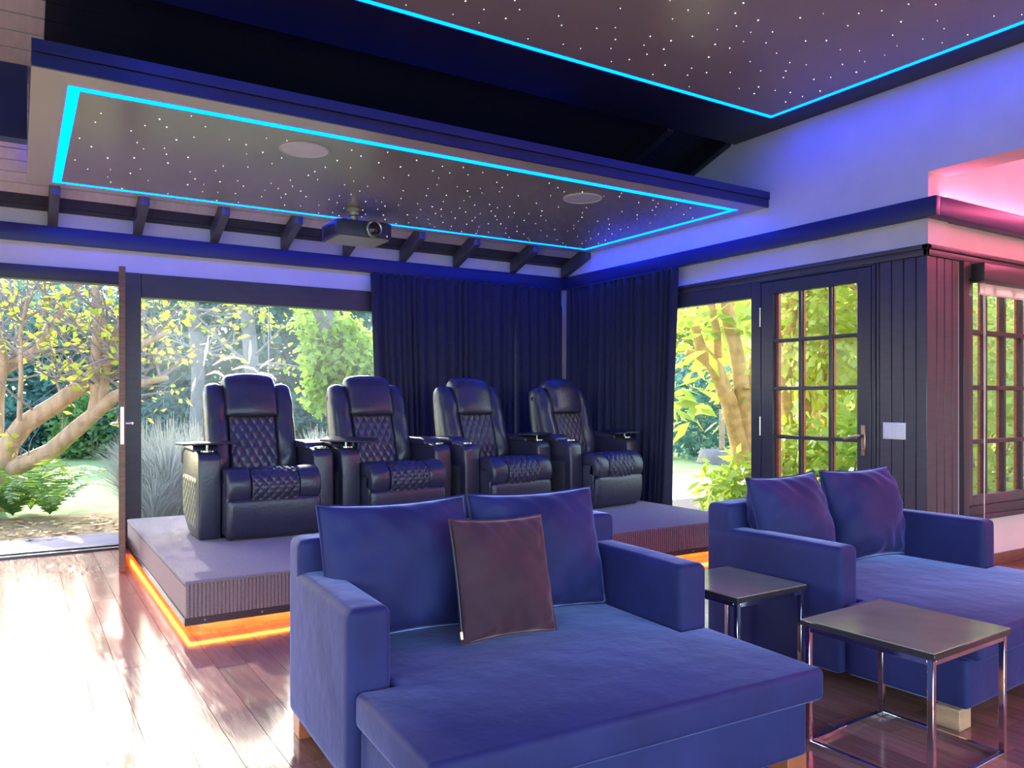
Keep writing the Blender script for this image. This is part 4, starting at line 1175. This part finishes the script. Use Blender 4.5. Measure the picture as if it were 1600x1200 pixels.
# ferns at the foot of the forked tree
def fern(label, c, n, L, seed, m):
    r = rnd(seed)
    e = tag(empty('fern', (c[0], c[1], GZ)), label, 'fern', 'ferns under the forked tree')
    for k in range(n):
        a = 2 * math.pi * k / n + r.uniform(-.3, .3); l = L * r.uniform(.7, 1.1); rise = r.uniform(1.3, 2.4)
        pts = [Vector((math.cos(a) * l * t, math.sin(a) * l * t, l * rise * (t - .75 * t * t) + .03)) for t in [i / 9 for i in range(10)]]
        mb = MB().tube(pts, [.006 * (1 - i / 11) for i in range(10)], 4, False)
        for i in range(1, 10):
            for j in range(2):
                t = pts[i] if j == 0 else pts[i].lerp(pts[i - 1], .5)
                d = (pts[i] - pts[i - 1]).normalized(); sd_ = d.cross(Vector((0, 0, 1))).normalized(); wl = .16 * L * math.sin(math.pi * min(1, .12 + i / 10.5)) + .02
                for s in (-1, 1):
                    tip = t + sd_ * s * wl + d * wl * .35 - Vector((0, 0, wl * .18))
                    b1 = t + d * .020 * L; b0 = t - d * .018 * L
                    mid = t.lerp(tip, .5) + d * .02 * L; mid2 = t.lerp(tip, .5) - d * .018 * L
                    mb.add([b0, mid2, tip, mid, b1], [(0, 1, 2, 3, 4)])
        part('frond', mb, m, e)
p = at(20, 800, 9.0); fern('large fern below the forked tree at the left edge', (p.x, p.y), 13, .75, 1, M['leaf_dark'])
p = at(78, 806, 9.1); fern('fern on the right of the forked tree with arching fronds', (p.x, p.y), 12, .70, 2, M['leaf_dark'])
p = at(48, 795, 9.5); fern('fern tucked behind the other two under the forked tree', (p.x, p.y), 11, .85, 3, M['leaf_green'])
p = at(-25, 815, 8.9); fern('fern at the very left edge of the frame', (p.x, p.y), 11, .7, 4, M['leaf_dark'])
# fallen leaves in the bed and on the terrace
rg2 = np.random.default_rng(9)
n = 900
P = np.stack([rg2.uniform(-1.5, 3.5, n), rg2.uniform(8.5, 10.2, n), np.full(n, GZ + .055)], 1)
V = leaf_quads(P, .09, .05, 5); V[:, :, 2] = np.where(P[:, 1:2] < 8.72, -.05, GZ + .02) + np.abs(V[:, :, 2] - P[:, 2:3]) * .25
o = fast_quads('fallen_leaves', V, mat('dry_leaf', (.38, .20, .08), .7, col2=(.45, .38, .12), scale=3)); tag(o, 'dry leaves scattered over the soil bed and terrace', 'leaves', kind='stuff')

# -- side garden beyond the french door
e0 = at(1165, HY, 9.0)
b = Vector((e0.x, e0.y, GZ - .05))
ft = tag(empty('frangipani_tree', (b.x, b.y, GZ)), 'golden many-stemmed tree with big bright leaves in the side light', 'tree')
def p9(pl, d=9.0): return [at(x, y, d) for x, y in pl]
mb = MB()
for pl, rr in [([(1168, 790), (1158, 700), (1140, 630), (1118, 575), (1095, 545), (1085, 510)], [.13, .12, .10, .09, .07, .05]),
               ([(1160, 705), (1150, 660), (1128, 600), (1108, 570), (1090, 555), (1072, 550)], [.07, .06, .055, .05, .045, .035]),
               ([(1172, 760), (1166, 660), (1156, 580), (1148, 535), (1140, 505), (1135, 470), (1130, 430)], [.11, .10, .09, .08, .085, .07, .05]),
               ([(1122, 560), (1120, 520), (1112, 480), (1100, 440)], [.05, .05, .045, .035]),
               ([(1176, 770), (1178, 690), (1172, 620), (1180, 560), (1190, 500)], [.08, .075, .07, .06, .05])]:
    mb.tube(p9(pl), rr, 10)
part('trunk', mb, M['bark_gold'], ft, loc=tuple(-Vector(ft.location)), smooth=60)
rg2 = np.random.default_rng(21)
def scatter_px(rects, depth, dj, seed):
    g = np.random.default_rng(seed); out = []
    for x0, x1, y0, y1, n in rects:
        for _ in range(n):
            out.append(tuple(at(g.uniform(x0, x1), g.uniform(y0, y1), depth + g.uniform(-dj, dj))))
    return np.array(out)
P = scatter_px([(1040, 1200, 420, 520, 95), (1040, 1110, 520, 640, 34), (1050, 1095, 620, 660, 14), (1120, 1200, 500, 640, 30)], 9.0, .6, 4)
o = fast_quads('leaves', leaf_quads(P, .28, .10, 6, .2), M['leaf_green'], ft); o.location = -Vector(ft.location); o['kind'] = 'stuff'
sp = [('leafy shrub at the foot of the golden tree in the side light', at(1158, HY, 8.6), 0.25, (.48, .45, .42), 520, .22, .06, M['leaf_green']),
      ('rounded grey-green shrub far back at the left of the side light', at(1085, HY, 19), .9, (1.6, 1.2, 1.6), 3000, .18, .09, M['leaf_teal']),
      ('leafy shrub low behind the french door, left panes', at(1235, HY, 9.6), .4, (.7, .6, .6), 600, .22, .07, M['leaf_mid']),
      ('leafy shrub low behind the french door, right panes', at(1322, HY, 9.2), .45, (.7, .6, .75), 600, .22, .08, M['leaf_green']),
      ('bushy shrub outside the small-paned window', at(1545, HY, 9.4), .7, (1.3, .9, 1.1), 2200, .16, .08, M['leaf_mid'])]
for i, (lab, p, zc, rad, n, L, W, mm) in enumerate(sp):
    bush('shrub', lab, 'side garden shrubs', (p.x, p.y, zc), rad, n, L, W, mm, 120 + i, None, M['twig'], .35)
tp = [('golden-trunked leafy tree behind the left panes of the french door', 1232, 10.2, 2.3, (1.3, 1.2, 1.5), 1700),
      ('leafy tree behind the middle panes of the french door', 1282, 11.5, 2.5, (1.4, 1.2, 1.6), 1800),
      ('dense leafy tree behind the right panes of the french door', 1345, 10.0, 2.6, (1.3, 1.2, 1.5), 2400),
      ('tree standing behind the charcoal boards, showing at the window edge', 1440, 12.5, 2.4, (1.6, 1.3, 1.8), 2000),
      ('leafy tree behind the left panes of the small-paned window', 1530, 12.0, 2.0, (1.5, 1.2, 1.7), 2200),
      ('leafy tree behind the right panes of the small-paned window', 1610, 10.5, 2.1, (1.4, 1.2, 1.7), 2200)]
for i, (lab, px, dp, zc, rad, n) in enumerate(tp):
    p = at(px, HY, dp)
    bush('leafy_tree', lab, 'side garden trees', (p.x, p.y, zc), rad, n, .17, .085, M['leaf_mid'] if i % 2 else M['leaf_yellow'] if i == 0 else M['leaf_mid'], 140 + i, .09, M['bark_gold'], .35)
for i, (px, dp, rx, hz) in enumerate([(1010, 26, 3, 4.5), (1090, 27, 3, 5.4), (1180, 25, 3, 4.8), (1270, 22, 3, 5.4), (1370, 22, 3, 5.6), (1480, 20, 3, 5.4), (1590, 19, 3, 5.4), (1700, 19, 3, 5.2)]):
    p = at(px, HY, dp)
    lab = ['behind the right wall curtain', 'at the left of the side light', 'at the right of the side light', 'behind the left french door panes', 'behind the right french door panes', 'behind the charcoal boards', 'far behind the small-paned window', 'right of the frame']
    bush('boundary_tree', 'distant green boundary tree ' + lab[i], 'side boundary trees', (p.x, p.y, hz * .5), (2.2, 1.6, hz * .6), 4200, .24, .13, M['leaf_mid'], 160 + i, .14, M['bark_grey'], .55)
# sawn stump with a stake, in the yard
p = at(1128, 694, 17); 
st = tag(empty('tree_stump', (p.x, p.y, GZ)), 'dark low stump with an upright stake in the sunny yard', 'stump')
part('stump', MB().lathe([(.55, 0), (.50, .12), (.46, .26), (.40, .28)], 16), M['bark_grey'], st, smooth=60)
part('stake', MB().box((-.05, -.05, .28), (.05, .05, 1.15)), M['bark'], st, .01, 1)

# bare golden stems outside the french door
for i, (pl, dd) in enumerate([([(1222, 800), (1232, 690), (1226, 590), (1240, 480), (1236, 430)], 9.9), ([(1246, 800), (1256, 700), (1262, 600), (1256, 500), (1270, 430)], 10.3),
                              ([(1286, 800), (1292, 690), (1284, 600), (1296, 520), (1290, 440)], 10.6)]):
    pts = [at(x, y, dd) for x, y in pl]; pts[0].z = GZ - .05
    e = tag(empty('slender_tree', (pts[0].x, pts[0].y, GZ)), ['slender golden stem in the left column of french door panes', 'slender golden stem right beside the first one behind the french door', 'slender golden stem in the middle column of french door panes'][i], 'tree', 'slender stems behind the french door')
    part('stem', MB().tube(pts, [.085, .075, .07, .055, .04], 10), M['bark_gold'], e, loc=tuple(-Vector(e.location)), smooth=60)
    r = rnd(300 + i); tw = MB(); tp = []
    for _ in range(7):
        k = r.randint(2, 4)
        grow(tw, pts[k], (r.uniform(-1, 1), r.uniform(-1, 1), r.uniform(.1, 1)), r.uniform(.5, 1.0), .018, 1, r, tp, .05, 6, (2, 3), .8)
    part('twigs', tw, M['bark_gold'], e, loc=tuple(-Vector(e.location)))['kind'] = 'stuff'
    P = np.array([tuple(q) for q, l in tp])
    o = fast_quads('leaves', leaf_quads(P, .18, .08, 310 + i), M['leaf_mid'], e); o.location = -Vector(e.location); o['kind'] = 'stuff'
